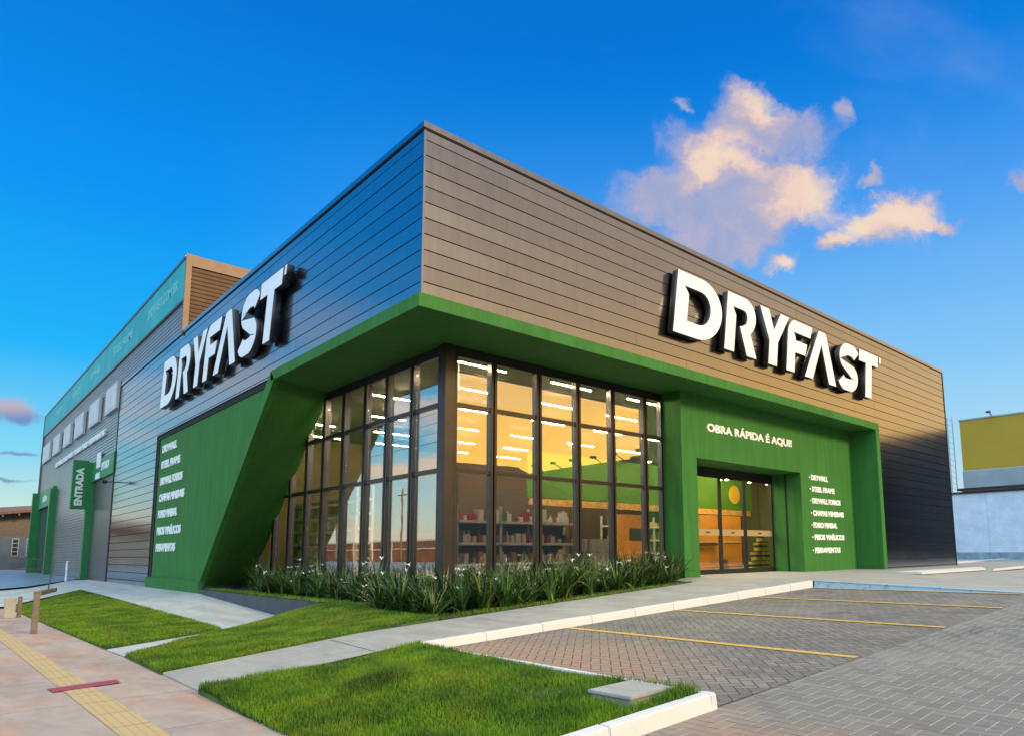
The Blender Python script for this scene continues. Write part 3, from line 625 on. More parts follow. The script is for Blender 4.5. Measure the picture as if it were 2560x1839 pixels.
# corner post and glazing bays
m = MB(); m.box(1.44, 1.68, 1.44, 1.68, .10, 4.969); m.build('corner_post', M_MULL, store, .006)
m = MB(); m.box(1.6805, 8.4, 1.50, 1.62, 4.76, 4.9685); m.box(1.50, 1.62, 1.6805, 7.6, 4.76, 4.9685); m.build('window_head', M_DARK, store)
TR = [.10, 2.37, 3.74, 4.76]
def bay(axis, s0, s1, top_fn=None):
    """one window bay between mullions; axis 'y' = plane y=1.55 along x"""
    fr = MB(); gl = MB(); f = .06
    def B(mb, a0, a1, z0, z1, d0=1.50, d1=1.60):
        if axis == 'y': mb.box(a0, a1, d0, d1, z0, z1)
        else: mb.box(d0, d1, a0, a1, z0, z1)
    if top_fn is None:
        B(fr, s0 + .02, s0 + .02 + f, TR[0], 4.759, 1.47, 1.61); B(fr, s1 - .02 - f, s1 - .02, TR[0], 4.759, 1.47, 1.61)
        B(fr, s0 - .0, s0 + .0199, TR[0], 4.759, 1.53, 1.6); B(fr, s1 - .0199, s1 - .0, TR[0], 4.759, 1.53, 1.6)
        for z in TR[:3]: B(fr, s0 + .0205 + f, s1 - .0205 - f, z + (.0 if z < 1 else -.045), z + (.07 if z < 1 else .045))
        for za, zc in ((TR[0] + .07, TR[1] - .045), (TR[1] + .045, TR[2] - .045), (TR[2] + .045, TR[3])): B(gl, s0 + .0205 + f, s1 - .0205 - f, za + .001, zc - .001, 1.548, 1.556)
    else:
        za, zb_ = top_fn(s0), top_fn(s1)      # glazing bounded above by the slant
        def poly(mb, pts, d0, d1): mb.prism([(d0, y, z) for y, z in pts], (d1 - d0, 0, 0))
        def clipz(y): return min(4.759, top_fn(y))
        def strip(mb, y0, y1, d0, d1):
            if clipz(y1) > TR[0] + .05: poly(mb, [(y0, TR[0]), (y1, TR[0]), (y1, clipz(y1)), (y0, clipz(y0))], d0, d1)
        strip(fr, s0 + .02, s0 + .02 + f, 1.47, 1.61)
        if clipz(s1) > .4: strip(fr, s1 - .02 - f, s1 - .02, 1.47, 1.61)
        a, b = s0 + .0205 + f, s1 - .0205 - f
        for z in TR[:3]:
            z0, z1 = z + (.0 if z < 1 else -.045), z + (.07 if z < 1 else .045)
            ye = min(b, 7.62 + (4.95 - z1) / .975)
            if ye > a: B(fr, a, ye, z0, z1)
        lim = lambda z: 7.62 + (4.95 - z) / .975
        for zl, zh in ((TR[0] + .07, TR[1] - .045), (TR[1] + .045, TR[2] - .045), (TR[2] + .045, TR[3])):
            pts = []
            yl, yh = min(b, lim(zl)), min(b, lim(zh))
            if yl <= a: continue
            pts = [(a, zl), (yl, zl)]
            if yl >= b and lim(zh) < b: pts.append((b, 7.62 * .975 + 4.95 - .975 * b if False else 4.95 - (b - 7.62) * .975))
            if lim(zh) > a: pts += [(yh, zh), (a, zh)]
            else: pts.append((a, 4.95 - (a - 7.62) * .975))
            poly(gl, pts, 1.548, 1.556)
        # slanted edge bar
    w_ = fr.build('window', M_MULL, store)
    if gl.v: gl.build('pane', M_GLASS, w_)
    return w_
RX = [1.68, 2.70, 3.98, 5.22, 6.43, 7.68, 8.40]
for a, b in zip(RX[:-1], RX[1:]): bay('y', a, b)
LY = [1.68, 2.82, 3.95, 5.02, 6.19, 7.35, 8.42, 9.55, 10.7, 11.9]
slf = lambda y: 4.95 - (y - 7.62) * .975
for a, b in zip(LY[:-1], LY[1:]): bay('x', a, b, None if b < 7.5 else slf)
m = MB(); P, v = slab_x([(7.45, 4.96), (7.90, 4.96), (SL(.1, 7.90), .1), (SL(.1, 7.45), .1)], 1.49, 1.60); m.prism(P, v); m.build('slanted_window_edge', M_DARK, store)
# interior shell
m = MB(); m.box(1.7, 25.9, 1.7, 20, -.06, -.01); m.build('floor', M_IFLOOR, store)
m = MB(); m.box(1.66, 25.9, 2.1, 20, 4.98, 5.05); m.box(1.66, 8.4, 1.66, 2.0995, 4.98, 5.05); m.build('ceiling', M_CEIL, store)
m = MB(); m.box(1.7, 25.9, 15.0, 15.1, -.01, 4.979); m.box(24.5, 24.6, 2.1, 15, -.01, 4.979); m.box(14.81, 24.5, 2.1, 2.2, -.01, 4.979); m.build('interior_wall', M_IWALL, store); m = MB(); m.box(8.61, 8.94, 1.7, 1.78, -.01, 4.979); m.build('interior_wall', M_IWALL, store)
m = MB(); m.box(8.95, 14.8, 2.01, 2.08, 3.31, 4.979); m.build('lintel_wall', M_IWALL, store)
m = MB(); m.box(8.7, 22.4, 7.6, 7.7, 2.55, 4.15); m.build('hanging_green_wall', M_IGREEN, store)
m = MB(); m.box(8.8, 22.3, 7.62, 7.69, 2.30, 2.54); m.build('lit_header', mat('lit_header_panel', (.65, .38, .08), .5, n1=(14, .5)), store)
g = MB(); g.lathe((0, 0, 0), [(.42, 0), (.42, .03)], 28); lo = g.build('round_logo', mat('yellow_logo', (.8, .48, .03), .5), store); lo.rotation_euler = (math.pi / 2, 0, 0); lo.location = (20.95, 7.59, 3.25)
m = MB(); m.box(2.05, 2.35, 2.3, 2.6, -.01, 4.979); m.build('column', M_CONCI, store)
# strip lights hung inside
kk = 0
for row, y in enumerate((1.95, 3.9, 6.0, 8.6, 11.0, 13.2)):
    for i in range(7 if row > 0 else 4):
        x = 2.7 + i * 2.75 + (row % 2) * 1.2
        if x > 22: continue
        t_ = empty('ceiling_light', (x, y, 4.80), 0, 'bright linear ceiling lamp inside the store, in the %s row from the windows' % ('first', 'second', 'third', 'fourth', 'fifth', 'sixth')[row], 'ceiling light', 'strip lamps under the store ceiling')
        m = MB(); m.box(-.72, .72, -.03, .03, .0, .04); m.build('housing', M_DARK, t_)
        m = MB(); m.box(-.68, .68, -.015, .015, -.02, -.001); m.build('tube', M_STRIP, t_)
# shelf racks with goods
def rack(x0, x1, y0, y1, zs, label, rnd, goods=True):
    t_ = empty('shelf_rack', (x0, y0, 0), 0, label, 'shelving')
    w_, d_ = x1 - x0, y1 - y0
    n = max(2, int(round(w_ / 1.3)) + 1)
    for i in range(n):
        px = w_ * i / (n - 1)
        for py in (0, d_):
            mm = MB(); mm.box(px - .035, px + .035, py - .02, py + .02, 0, zs[-1] + .35); mm.build('upright', M_STEEL, t_)
    for z in zs:
        mm = MB(); mm.box(-.02, w_ + .02, -.025, d_ + .025, z - .06, z); sh_ = mm.build('shelf', M_STEEL, t_); mm = MB(); mm.box(.03, w_ - .03, -.033, -.026, z - .052, z - .008); mm.build('price_strip', M_WHITE, sh_)
    mm = MB(); mm.box(0, w_, d_ + .03, d_ + .04, 0, zs[-1] + .1); mm.build('back_panel', mat('black_backing', (.02, .018, .016), .8), t_)
    return t_
GM = [mat('goods_white', (.85, .85, .82), .5), mat('goods_red', (.45, .04, .04), .5), mat('goods_orange', (.6, .26, .06), .5), mat('goods_dark', (.04, .04, .05), .5), mat('goods_teal', (.05, .16, .13), .5), mat('goods_kraft', (.34, .22, .12), .7), mat('goods_yellow', (.62, .44, .05), .5)]
GN = ['white', 'red', 'orange', 'black', 'dark green', 'kraft brown', 'yellow']
def goods(x0, x1, y, z, n, shelf, kinds, rr, hmax=.34):
    s = (x1 - x0) / n
    for i in range(n):
        mi = rr.choice(kinds); kind = rr.choice(['bottle', 'box', 'roll', 'case']); cx = x0 + s * (i + .5); h = rr.uniform(.16, hmax); wd = min(s * .47, .13)
        mm = MB()
        if kind == 'bottle': mm.lathe((0, 0, 0), [(wd * .7, 0), (wd * .75, h * .5), (wd * .6, h * .62), (wd * .2, h * .75), (wd * .2, h)], 10); nm = 'bottle'
        elif kind == 'box': mm.box(-wd, wd, -.10, .10, 0, h); mm.box(-wd * .8, wd * .8, -.104, -.1005, h * .3, h * .7); nm = 'box'
        elif kind == 'roll': mm.lathe((0, 0, 0), [(wd * .4, 0), (wd, .005), (wd, h * .55), (wd * .4, h * .56)], 14); nm = 'roll'
        else: mm.box(-wd, wd, -.09, .09, 0, h * .6); mm.box(-wd * .4, wd * .4, -.02, .02, h * .72, h * .78); mm.box(-wd * .4, -wd * .3, -.02, .02, h * .601, h * .7195); mm.box(wd * .3, wd * .4, -.02, .02, h * .601, h * .7195); nm = 'tool_case'
        o = mm.build(nm, [GM[mi]], None, .004); o.location = (cx, y, z); o.rotation_euler.z = rr.uniform(-.3, .3)
        tag(o, '%s %s among the goods on the %s' % (GN[mi], nm.replace('_', ' '), shelf), nm.replace('_', ' '), 'goods on the store shelves')
rr = random.Random(4)
rack(2.55, 6.2, 2.62, 3.1, [.12, .46, .92, 1.42], 'long steel shelf rack of tools behind the windows right of the corner post', rr)
for z, nm, kd in ((.12, 'lowest rack shelf', [0, 5, 3, 2]), (.46, 'second lowest rack shelf', [5, 2, 3, 0]), (.92, 'second highest rack shelf', [0, 3, 1, 0]), (1.42, 'top rack shelf', [1, 0, 0, 4, 4])):
    goods(2.65, 6.1, 2.80, z + .001, 25, nm, kd + [0, 0], rr, .34)
rack(12.0, 17.0, 7.0, 7.4, [.15, .65, 1.15, 1.65], 'back wall shelf rack of boxed goods under the interior green wall', rr)
for z in (.15, .65, 1.15, 1.65): goods(12.1, 16.9, 7.2, z + .001, 12, 'back wall rack', [0, 2, 5, 6, 1], rr)
rack(2.3, 2.75, 7.0, 11.5, [.2, .6, 1.0, 1.4, 1.8, 2.2], 'tall shelf rack of paint tins behind the narrow windows beside the slanted wall', rr)
for z in (.2, .6, 1.0, 1.4, 1.8):
    for i in range(11):
        mm = MB(); mm.lathe((0, 0, 0), [(.12, 0), (.12, .22), (.125, .23), (.125, .24), (.02, .245)], 12); o = mm.build('paint_tin', GM[rr.choice([6, 6, 5, 0])]); o.location = (2.5, 7.25 + i * .39, z + .001)
        tag(o, 'paint tin on the %s shelf of the tall rack beside the slanted wall' % {.2: 'lowest', .6: 'second', 1.0: 'third', 1.4: 'fourth', 1.8: 'fifth'}[z], 'paint tin', 'paint tins on the tall rack')
# white boxes stack
for i in range(3):
    mm = MB(); mm.box(-.48, .48, -.3, .3, 0, .34); o = mm.build('carton', mat('white_carton', (.62, .63, .62), .6, n1=(5, .08)), None, .006); o.location = (6.75, 2.6, -.01 + i * .345)
    tag(o, '%s pale grey carton of the stack beside the shelf rack' % ('lowest', 'middle', 'topmost')[i], 'carton', 'pale cartons stacked in the window')
# cabinets and counter
t_ = empty('orange_cabinet', (11.05, 5.1, 0), 0, 'tall orange cabinet with grey screen seen through the window bay left of the entrance wall', 'cabinet')
m = MB(); m.box(-.6, .6, -.2, .2, 0, 1.9); m.build('body', M_ORANGE, t_, .01)
m = MB(); m.box(-.3, .3, -.215, -.2005, 1.05, 1.45); m.build('screen', M_TRIM, t_)
for i, (x0, x1) in enumerate(((17.35, 18.6), (18.85, 20.35))):
    t_ = empty('orange_display_wall', (x0, 6.9, 0), 0, ('left' if i == 0 else 'right') + ' orange display panel lit by lamps behind the entrance doors', 'display panel', 'orange panels behind the entrance')
    m = MB(); m.box(0, x1 - x0, 0, .12, -.01, 2.2); m.build('panel', M_ORANGE, t_, .01)
    m = MB(); m.box(.1, x1 - x0 - .1, -.04, -.001, 1.05, 1.07); m.build('ledge', M_WHITE, t_)
t_ = empty('counter', (12.0, 3.3, 0), 0, 'wooden service counter with curved front just inside the glass doors', 'counter')
m = MB(); m.box(-.2, .95, -.25, .25, .0, .88); m.build('base', M_ORANGE, t_, .01)
m = MB(); m.box(-.3, 1.05, -.32, .32, .881, .93); m.build('counter_top', M_WOOD, t_, .01)
t_ = empty('orange_bench', (15.0, 4.5, 0), 0, 'low orange bench standing inside behind the middle glass door', 'bench')
m = MB(); m.box(-.7, .5, -.2, .2, .36, .44); m.build('seat', M_ORANGE, t_, .01)
for sx in (-.65, .42):
    m = MB(); m.box(sx, sx + .06, -.18, .18, -.01, .359); m.build('leg', M_ORANGE, t_)
# bucket pyramid
for rw, (n, z) in enumerate(((4, .0), (3, .34), (2, .68), (1, 1.02))):
    if rw: 
        pass
    for i in range(n):
        mm = MB(); mm.lathe((0, 0, 0), [(.13, 0), (.16, .26), (.168, .27), (.168, .30), (.03, .305)], 16); mm.lathe((0, 0, .12), [(.150, 0), (.154, .09)], 16, 1)
        o = mm.build('bucket', [GM[6], M_DARK]); o.location = (16.35 - n * .2 + i * .40 + .2, 3.5, z)
        tag(o, 'yellow bucket with dark label in the %s row of the pyramid behind the right door' % ('bottom', 'second', 'third', 'top')[rw], 'bucket', 'yellow buckets stacked in a pyramid')
    if rw < 3:
        mm = MB(); mm.box(16.35 - n * .2 + .02, 16.35 + n * .2 - .02, 3.32, 3.68, z + .308, z + .335); o = mm.build('display_board', M_DARK); tag(o, 'dark board lying across the %s row of yellow buckets' % ('bottom', 'second', 'third')[rw], 'board', 'boards in the bucket pyramid')
for x, y in ((10.9, 3.0), (13.2, 3.0), (15.9, 2.8), (17.9, 5.9), (19.6, 5.9), (11.0, 4.2)):
    t_ = empty('spot_lamp', (x, y, 3.05 if y < 3.5 else 3.6), 0, 'small warm spot lamp glowing inside near the entrance doors', 'spot lamp', 'warm spot lamps inside the entrance')
    m = MB(); m.lathe((0, 0, 0), [(.05, 0), (.075, .10), (.03, .16), (.01, 1.3)], 12); m.build('lamp_body', M_DARK, t_)
    m = MB(); m.lathe((0, 0, -.012), [(.062, 0), (.062, .011)], 12); m.build('bulb', M_SPOT, t_)
# ================================================================== BIG LETTER SIGNS
H = 1.65
def arc(cx, cy, rx, ry, a0, a1, n=10): return [(cx + rx * math.cos(math.radians(a0 + (a1 - a0) * i / n)), cy + ry * math.sin(math.radians(a0 + (a1 - a0) * i / n))) for i in range(n + 1)]
def glyphs():
    G = []
    G.append((0.0, [[(0, 0), (0, H)] + [(.75, H)] + arc(.95, H / 2, 1.0, H / 2, 90, -90, 18) + [(.75, 0)], [(.30, 1.29), (.9, 1.29)] + arc(.98, .835, .47, .455, 90, -90, 14) + [(.50, .38), (.50, 1.10)]]))
    G.append((2.15, [[(0, 0), (0, H), (.72, H)] + arc(.80, 1.10, .62, .55, 90, -52, 14) + [(1.55, 0), (1.07, 0), (.66, .78), (.82, .82)] + arc(.80, 1.06, .20, .22, -80, 90, 8) + [(.28, 1.28), (.45, 1.05), (.45, 0)]]))
    G.append((3.75, [[(0, H), (.48, H), (.80, 1.06), (1.12, H), (1.60, H), (1.04, .72), (1.04, 0), (.58, 0), (.58, .72)]]))
    G.append((5.33, [[(0, 0), (0, 1.15)] + arc(.42, 1.2, .42, .45, 180, 90, 8) + [(1.45, H), (1.35, 1.27), (.34, 1.27), (.46, 1.10), (.46, 1.02), (1.16, 1.02), (1.08, .64), (.46, .64), (.46, 0)]]))
    G.append((6.43, [[(0, 0), (.74, 1.60), (.80, H), (1.20, H), (1.26, 1.60), (2.05, 0), (1.56, 0), (.98, 1.22), (.49, 0)]]))
    # S as a swept stroke
    cl = arc(.80, 1.19, .50, .27, 20, 90, 6) + arc(.72, 1.17, .46, .29, 95, 215, 10) + arc(.66, .47, .56, .30, 48, -60, 10) + arc(.60, .47, .42, .27, -80, -160, 8)
    L_, R2 = [], []
    for i, (x, y) in enumerate(cl):
        a = cl[max(0, i - 1)]; b = cl[min(len(cl) - 1, i + 1)]; t_ = Vector((b[0] - a[0], b[1] - a[1])).normalized(); nrm = Vector((-t_.y, t_.x)) * .215
        L_.append((x + nrm.x, min(H, max(0, y + nrm.y)))); R2.append((x - nrm.x, min(H, max(0, y - nrm.y))))
    G.append((8.62, [L_ + R2[::-1]]))
    G.append((10.12, [[(0, H), (1.52, H), (1.52, 1.24), (1.02, 1.24), (1.02, 0), (.54, 0), (.54, 1.24), (0, 1.24)]]))
    G.append((11.75, [[(0, 1.42), (.13, 1.42), (.13, H), (0, H)]]))
    return G
def letter_sign(name, label, origin, xd, yd_out, scale=1.0):
    t_ = empty(name, origin, 0, label, 'sign', 'large store name signs')
    X = Vector(xd); N = Vector(yd_out)
    for gi, (ox, loops) in enumerate(glyphs()):
        c = bpy.data.curves.new('g', 'CURVE'); c.dimensions = '2D'; c.fill_mode = 'BOTH'; c.extrude = .09; c.resolution_u = 1
        for lp in loops:
            s = c.splines.new('POLY'); s.points.add(len(lp) - 1); s.use_cyclic_u = True
            for p, (x, y) in zip(s.points, lp): p.co = (ox + x + y / H * .28, y, 0, 1)
        o = bpy.data.objects.new('g', c); COL.objects.link(o); bpy.context.view_layer.update()
        me = bpy.data.meshes.new_from_object(o.evaluated_get(bpy.context.evaluated_depsgraph_get())); bpy.data.objects.remove(o); bpy.data.curves.remove(c)
        bm = bmesh.new(); bm.from_mesh(me); bmesh.ops.remove_doubles(bm, verts=bm.verts, dist=1e-4); bmesh.ops.recalc_face_normals(bm, faces=bm.faces)
        for f in bm.faces: f.material_index = 0 if f.normal.z > .7 else 1
        for v_ in bm.verts:
            p = v_.co.copy(); q = X * (p.x * scale) + Vector((0, 0, 1)) * p.y + N * (p.z + .15); v_.co = q
        bmesh.ops.recalc_face_normals(bm, faces=bm.faces)
        me.materials.clear(); me.materials.append(M_WHITEF); me.materials.append(M_SIDE); bm.to_mesh(me); bm.free(); me.name = 'letter'
        lo = bpy.data.objects.new('letter', me); COL.objects.link(lo); lo.parent = t_
        b = MB()
        zz = (.5, 1.2) if gi != 7 else (1.5,)
        for z in zz:
            q = X * ((ox + .25 + z / H * .28) * scale if gi != 7 else (ox + .06 + .27) * scale) + Vector((0, 0, z)); b.tube(q + N * .002, q + N * .07, .02, .02, 6)
        b.build('bracket', M_DARK, t_)
    return t_
letter_sign('letter_sign', 'large white raised DRYFAST letters on the sunset lit cladding above the entrance', (6.79, 0, 5.98), (1, 0, 0), (0, -1, 0))
letter_sign('letter_sign', 'large white raised DRYFAST letters on the blue tinted cladding over the green side wall', (0, 17.48, 5.91), (0, -1, 0), (-1, 0, 0), .962)
t_ = empty('slogan_lettering', (0, .85, 4.0), 0, 'white raised slogan OBRA RÁPIDA É AQUI! over the entrance doors', 'lettering')
text('slogan', 'OBRA RÁPIDA É AQUI!', M_TXT, t_, (9.55, -.012, .0), (1, 0, 0), (0, 0, 1), 4.6, .22, .012, .010)
LST = ['DRYWALL', 'STEEL FRAME', 'DRYWALL FORROS', 'CHAPAS MINERAIS', 'FORRO MINERAL', 'PISOS VINÍLICOS', 'FERRAMENTAS']
t_ = empty('product_list', (0, .85, 0), 0, 'white list of seven product names on the green entrance wall right of the doors', 'lettering', 'product name lists')
for s, z, wd in zip(LST, (3.02, 2.63, 2.24, 1.83, 1.43, 1.03, .60), (1.3, 1.75, 2.15, 2.35, 1.8, 2.3, 1.95)): text('list_line', '· ' + s, M_TXT, t_, (15.2, -.010, z), (1, 0, 0), (0, 0, 1), wd, .165, .009, .010)
t_ = empty('product_list', (.06, 0, 0), 0, 'white list of seven product names on the green side wall under the left sign', 'lettering', 'product name lists')
for s, z, wd in zip(LST, (4.40, 3.82, 3.22, 2.62, 2.04, 1.44, .86), (1.94, 2.5, 2.9, 3.25, 2.5, 3.1, 2.55)): text('list_line', s, M_TXT, t_, (-.010, 18.0, z), (0, -1, 0), (0, 0, 1), wd, .25, .009, .014)
# ================================================================== WAREHOUSE
wh = empty('warehouse', (0, 26, 0), 0, 'long corrugated warehouse with teal banner behind the store on the left', 'building')
whx = wh.location
def wbuild(mb, name, m_, par=None, bev=0):
    mb.v = [(x, y - 26, z) for x, y, z in mb.v]; return mb.build(name, m_, par or wh, bev)
m = MB()
def ribs(y0, y1, z0, z1, xo=.05):
    z = z0
    while z < z1 - .02:
        zt = min(z + .15, z1)
        m.face([(xo, y0, z), (xo, y1, z), (xo, y1, z + .055), (xo, y0, z + .055)]); m.face([(xo, y0, z + .055), (xo, y1, z + .055), (xo - .03, y1, z + .075), (xo - .03, y0, z + .075)])
        m.face([(xo - .03, y0, z + .075), (xo - .03, y1, z + .075), (xo - .03, y1, zt - .02), (xo - .03, y0, zt - .02)]); m.face([(xo - .03, y0, zt - .02), (xo - .03, y1, zt - .02), (xo, y1, zt), (xo, y0, zt)]); z += .15
ribs(16.06, 26.34, 8.36, 9.6); ribs(26.34, 54.4, 4.5, 9.6); ribs(33.0, 45.0, -.45, 4.5); ribs(53.4, 54.4, -.45, 4.5); wbuild(m, 'wall', M_RIB)
m = MB(); m.box(.06, .2, 16.06, 54.4, 8.3, 9.59); m.box(.06, .2, 26.34, 54.4, -.5, 8.299); wbuild(m, 'wall_core', M_TRIM)
m = MB(); m.box(-.03, .2, 16.06, 54.45, 9.68, 11.15); wbuild(m, 'teal_band', M_TEAL)
m = MB(); m.box(-.06, .22, 16.11, 54.5, 11.151, 11.27); m.box(-.05, .2, 16.06, 54.5, 9.6, 9.679); wbuild(m, 'flashing', M_TRIM, None, .004)
m = MB()
z = 8.31
while z < 10.85:
    m.hexa([(.12, 15.99, z), (16, 15.99, z), (16, 16.05, z), (.12, 16.05, z), (.12, 15.945, z + .10), (16, 15.945, z + .10), (16, 16.05, z + .148), (.12, 16.05, z + .148)]); z += .15
wbuild(m, 'end_wall', M_RIBO)
m = MB(); m.box(-.065, .12, 15.90, 16.02, 8.3, 11.27); m.box(.1205, 16, 15.93, 16.1, 10.86, 11.27); wbuild(m, 'end_wall_trim', M_RIBO)
m = MB(); m.box(-.06, .22, 54.42, 54.6, -.45, 11.15); wbuild(m, 'corner_trim', M_TRIM); m = MB(); m.box(.22, 16, 54.3, 54.42, -.45, 11.1); wbuild(m, 'rear_wall', M_TRIM)
m = MB(); m.box(.25, 16, 16.15, 54.4, 10.9, 10.95); wbuild(m, 'roof', M_TRIM)
for i, (ya, yb) in enumerate(((26.5, 29.2), (30.9, 33.7), (35.5, 38.5), (40.0, 42.8), (44.5, 47.6), (49.2, 53.0))):
    m = MB(); m.box(-.12, .015, ya, yb, 7.42, 8.70); p_ = wbuild(m, 'louvre_panel', M_PANEL, None, .01)
    m = MB(); m.box(-.135, -.121, ya + .05, yb - .05, 7.47, 8.65)
    fr = MB(); fr.v = []; 
    q = MB(); q.box(-.128, -.1205, ya + .12, yb - .12, 7.54, 8.58); q.v = [(x, y - 26, z) for x, y, z in q.v]; q.build('inner_panel', mat('inner_pale', (.56, .575, .57), .6, n1=(2, .12)), p_)
text('wall_lettering', 'DRYWALL · STEEL FRAME · FORROS · PISOS · FERRAMENTAS', M_TXT, wh, (-.03, 45.9 - 26, 6.52), (0, -1, 0), (0, 0, 1), 16.8, .27, .05, .02)
mbt = mat('banner_print', (.16, .50, .50), .5)
for s, y, wd in (('DRYFAST.COM.BR', 21.6, 4.6), ('STEEL FRAME', 28.6, 4.2), ('DRYWALL', 35.0, 3.0), ('FORROS', 41.0, 2.8), ('PISOS', 48.0, 2.4)): text('banner_text', s, mbt, wh, (-.034, y - 26, 10.25), (0, -1, 0), (0, 0, 1), wd, .42, .003, .015)
# delivery entrance portal (with blade sign) and the far portal
t_ = empty('entrance_portal', (0, 26.4, -.43), 0, 'green portal with projecting blade reading ENTRADA beside the side cladding', 'portal')
ox, oy, oz = t_.location
def pb(mb, name, m_, par=None, bev=.01):
    P = par or t_; L = t_.location; mb.v = [(x - L[0], y - L[1], z - L[2]) for x, y, z in mb.v]; return mb.build(name, m_, P, bev)
m = MB(); m.box(-.06, .6, 26.35, 31.6, 4.42, 5.42); pb(m, 'lintel', M_GREEN2)
m = MB(); m.box(-.22, .6, 31.61, 32.0, -.42, 5.42); pb(m, 'pillar', M_GREEN2)
m = MB(); m.box(-.86, -.221, 31.64, 31.97, 3.05, 5.50); bl = pb(m, 'blade_sign', M_GREEN2)
text('blade_text', 'ENTRADA', M_TXT, t_, (-.42 - ox, 31.63 - oy, 3.22 - oz), (0, 0, 1), (-1, 0, 0), 1.9, .30, .006, .015)
text('lintel_text', 'ENTRADA', M_TXT, t_, (-.065, 29.2 - oy, 4.80 - oz), (0, -1, 0), (0, 0, 1), 1.9, .36, .006, .012)
m = MB(); m.box(-.075, -.061, 29.55, 30.6, 5.0, 5.75); m.box(-.075, -.061, 29.55, 30.6, 4.45, 4.75); pb(m, 'notice_board', M_WHITE, None, 0)
m = MB(); m.box(.55, .60, 26.4, 31.6, -.42, 4.41); m.box(-.0, .0295, 26.35, 26.6, -.42, 4.41); pb(m, 'opening_dark_sheet', M_BLACK, None, 0)  # black sheets stand in for the shade inside the recessed opening
t_ = empty('side_portal', (0, 45, -.43), 0, 'smaller green portal at the far end of the warehouse wall', 'portal')
ox, oy, oz = t_.location
m = MB(); m.box(-.30, .05, 45.0, 45.5, -.42, 5.08); pb(m, 'pillar', M_GREEN2)
m = MB(); m.box(-.46, .05, 53.0, 53.4, -.42, 5.3); pb(m, 'pillar', M_GREEN2)
m = MB(); m.box(-.12, .05, 45.51, 52.99, 4.1, 5.3); pb(m, 'lintel', M_GREEN2)
m = MB(); m.box(.031, .05, 45.51, 52.99, -.42, 4.09); pb(m, 'opening', mat('portal_dark_green', (.006, .04, .012), .8), None, 0)
text('lintel_text', 'SAÍDA', M_TXT, t_, (-.125, 50.5 - oy, 4.5 - oz), (0, -1, 0), (0, 0, 1), 2.2, .4, .006, .012)
# camera/cctv arm on the cladding edge
t_ = empty('wall_camera', (0, 25.2, 3.9), 0, 'small black security camera on an arm at the cladding edge by the portal', 'camera')
m = MB(); m.tube((0, 0, 0), (-.45, 0, .0), .02); m.build('arm', M_DARK, t_)
m = MB(); m.box(-.62, -.42, -.08, .08, -.08, .06); m.build('camera_body', M_DARK, t_, .01)
# ------------------------------------------------------------------ things on the left
t_ = empty('wooden_post', (-4.48, 5.24, -.66), 0, 'slim wooden post with a horizontal arm at the sidewalk edge', 'post')
m = MB(); m.box(-.045, .045, -.045, .045, 0, .74); m.build('upright', M_WOOD, t_, .006)
m = MB(); m.hexa([(.0, .046, .66), (.07, .046, .66), (.55, 2.3, .63), (.47, 2.3, .63), (0, .046, .74), (.07, .046, .74), (.55, 2.3, .71), (.47, 2.3, .71)]); m.build('arm', M_WOOD, t_)
m = MB(); m.tube((.25, .9, .74), (.32, 1.1, 1.25), .012, .006, 6); m.build('rod', M_DARK, t_)
m = MB(); m.box(-4.60, -4.40, 9.6, 9.70, -.66, -.22); o = m.build('stone_slab', M_CONC, None, .01); tag(o, 'pale upright concrete slab standing on the sidewalk edge behind the wooden post', 'slab')
m = MB(); m.box(-4.36, -4.28, 9.75, 9.83, -.66, -.20); o = m.build('short_post', M_WOOD, None, .008); tag(o, 'short weathered wooden stub beside the pale concrete slab', 'post')
m = MB(); m.tube((-1.1, 29.0, -.42), (-1.1, 29.0, .46), .05, .05, 12); m.lathe((-1.1, 29.0, .46), [(.052, 0), (.03, .03), (.005, .035)], 12); o = m.build('bollard', M_WHITE, None); tag(o, 'white round bollard in front of the corrugated warehouse wall', 'bollard')
t_ = empty('guard_rail', (-4.2, 40, -.2), 0, 'low brown guard rail running in front of the far green portal', 'railing')
m = MB(); m.hexa([(-3, -.03, 1.05), (3.6, -.03, .72), (3.6, .03, .72), (-3, .03, 1.05), (-3, -.03, 1.12), (3.6, -.03, .79), (3.6, .03, .79), (-3, .03, 1.12)]); m.build('top_rail', M_WOOD, t_)
m = MB(); m.hexa([(-3, -.02, .38), (3.6, -.02, .12), (3.6, .02, .12), (-3, .02, .38), (-3, -.02, .44), (3.6, -.02, .18), (3.6, .02, .18), (-3, .02, .44)]); m.build('bottom_rail', M_WOOD, t_)
for i in range(17):
    x = -3 + i * .41; zt = 1.05 - (x + 3) * .05
    m = MB(); m.box(x - .012, x + .012, -.012, .012, zt - .65, zt); m.build('baluster', M_WOOD, t_)
# far building left
t_ = empty('far_building', (-6, 75, -.4), 0, 'grey building with brown tiled lean-to roof beyond the warehouse end', 'building')
m = MB(); m.box(-10, 8.2, 0, 8, 0, 3.1); m.build('wall', M_FAR, t_)
m = MB(); m.prism([(-10, .02, 3.101), (8.2, .02, 3.101), (8.2, .02, 5.68), (-10, .02, 3.20)], (0, .3, 0)); m.build('timber_gable', M_WOOD, t_)
m = MB(); m.hexa([(-10, -1.5, 3.05), (8.5, -1.5, 5.55), (8.5, 8, 6.4), (-10, 8, 4.4), (-10, -1.5, 3.3), (8.5, -1.5, 5.8), (8.5, 8, 6.6), (-10, 8, 4.6)]); rf = m.build('roof', M_ROOF, t_)
for i in range(9):
    x = -2 + i * 1.2; m = MB(); z = 3.05 + (x + 10) * .135; m.box(x, x + .12, -1.4, 7.5, z - .22, z + .0); m.build('rafter', M_WOOD, rf)
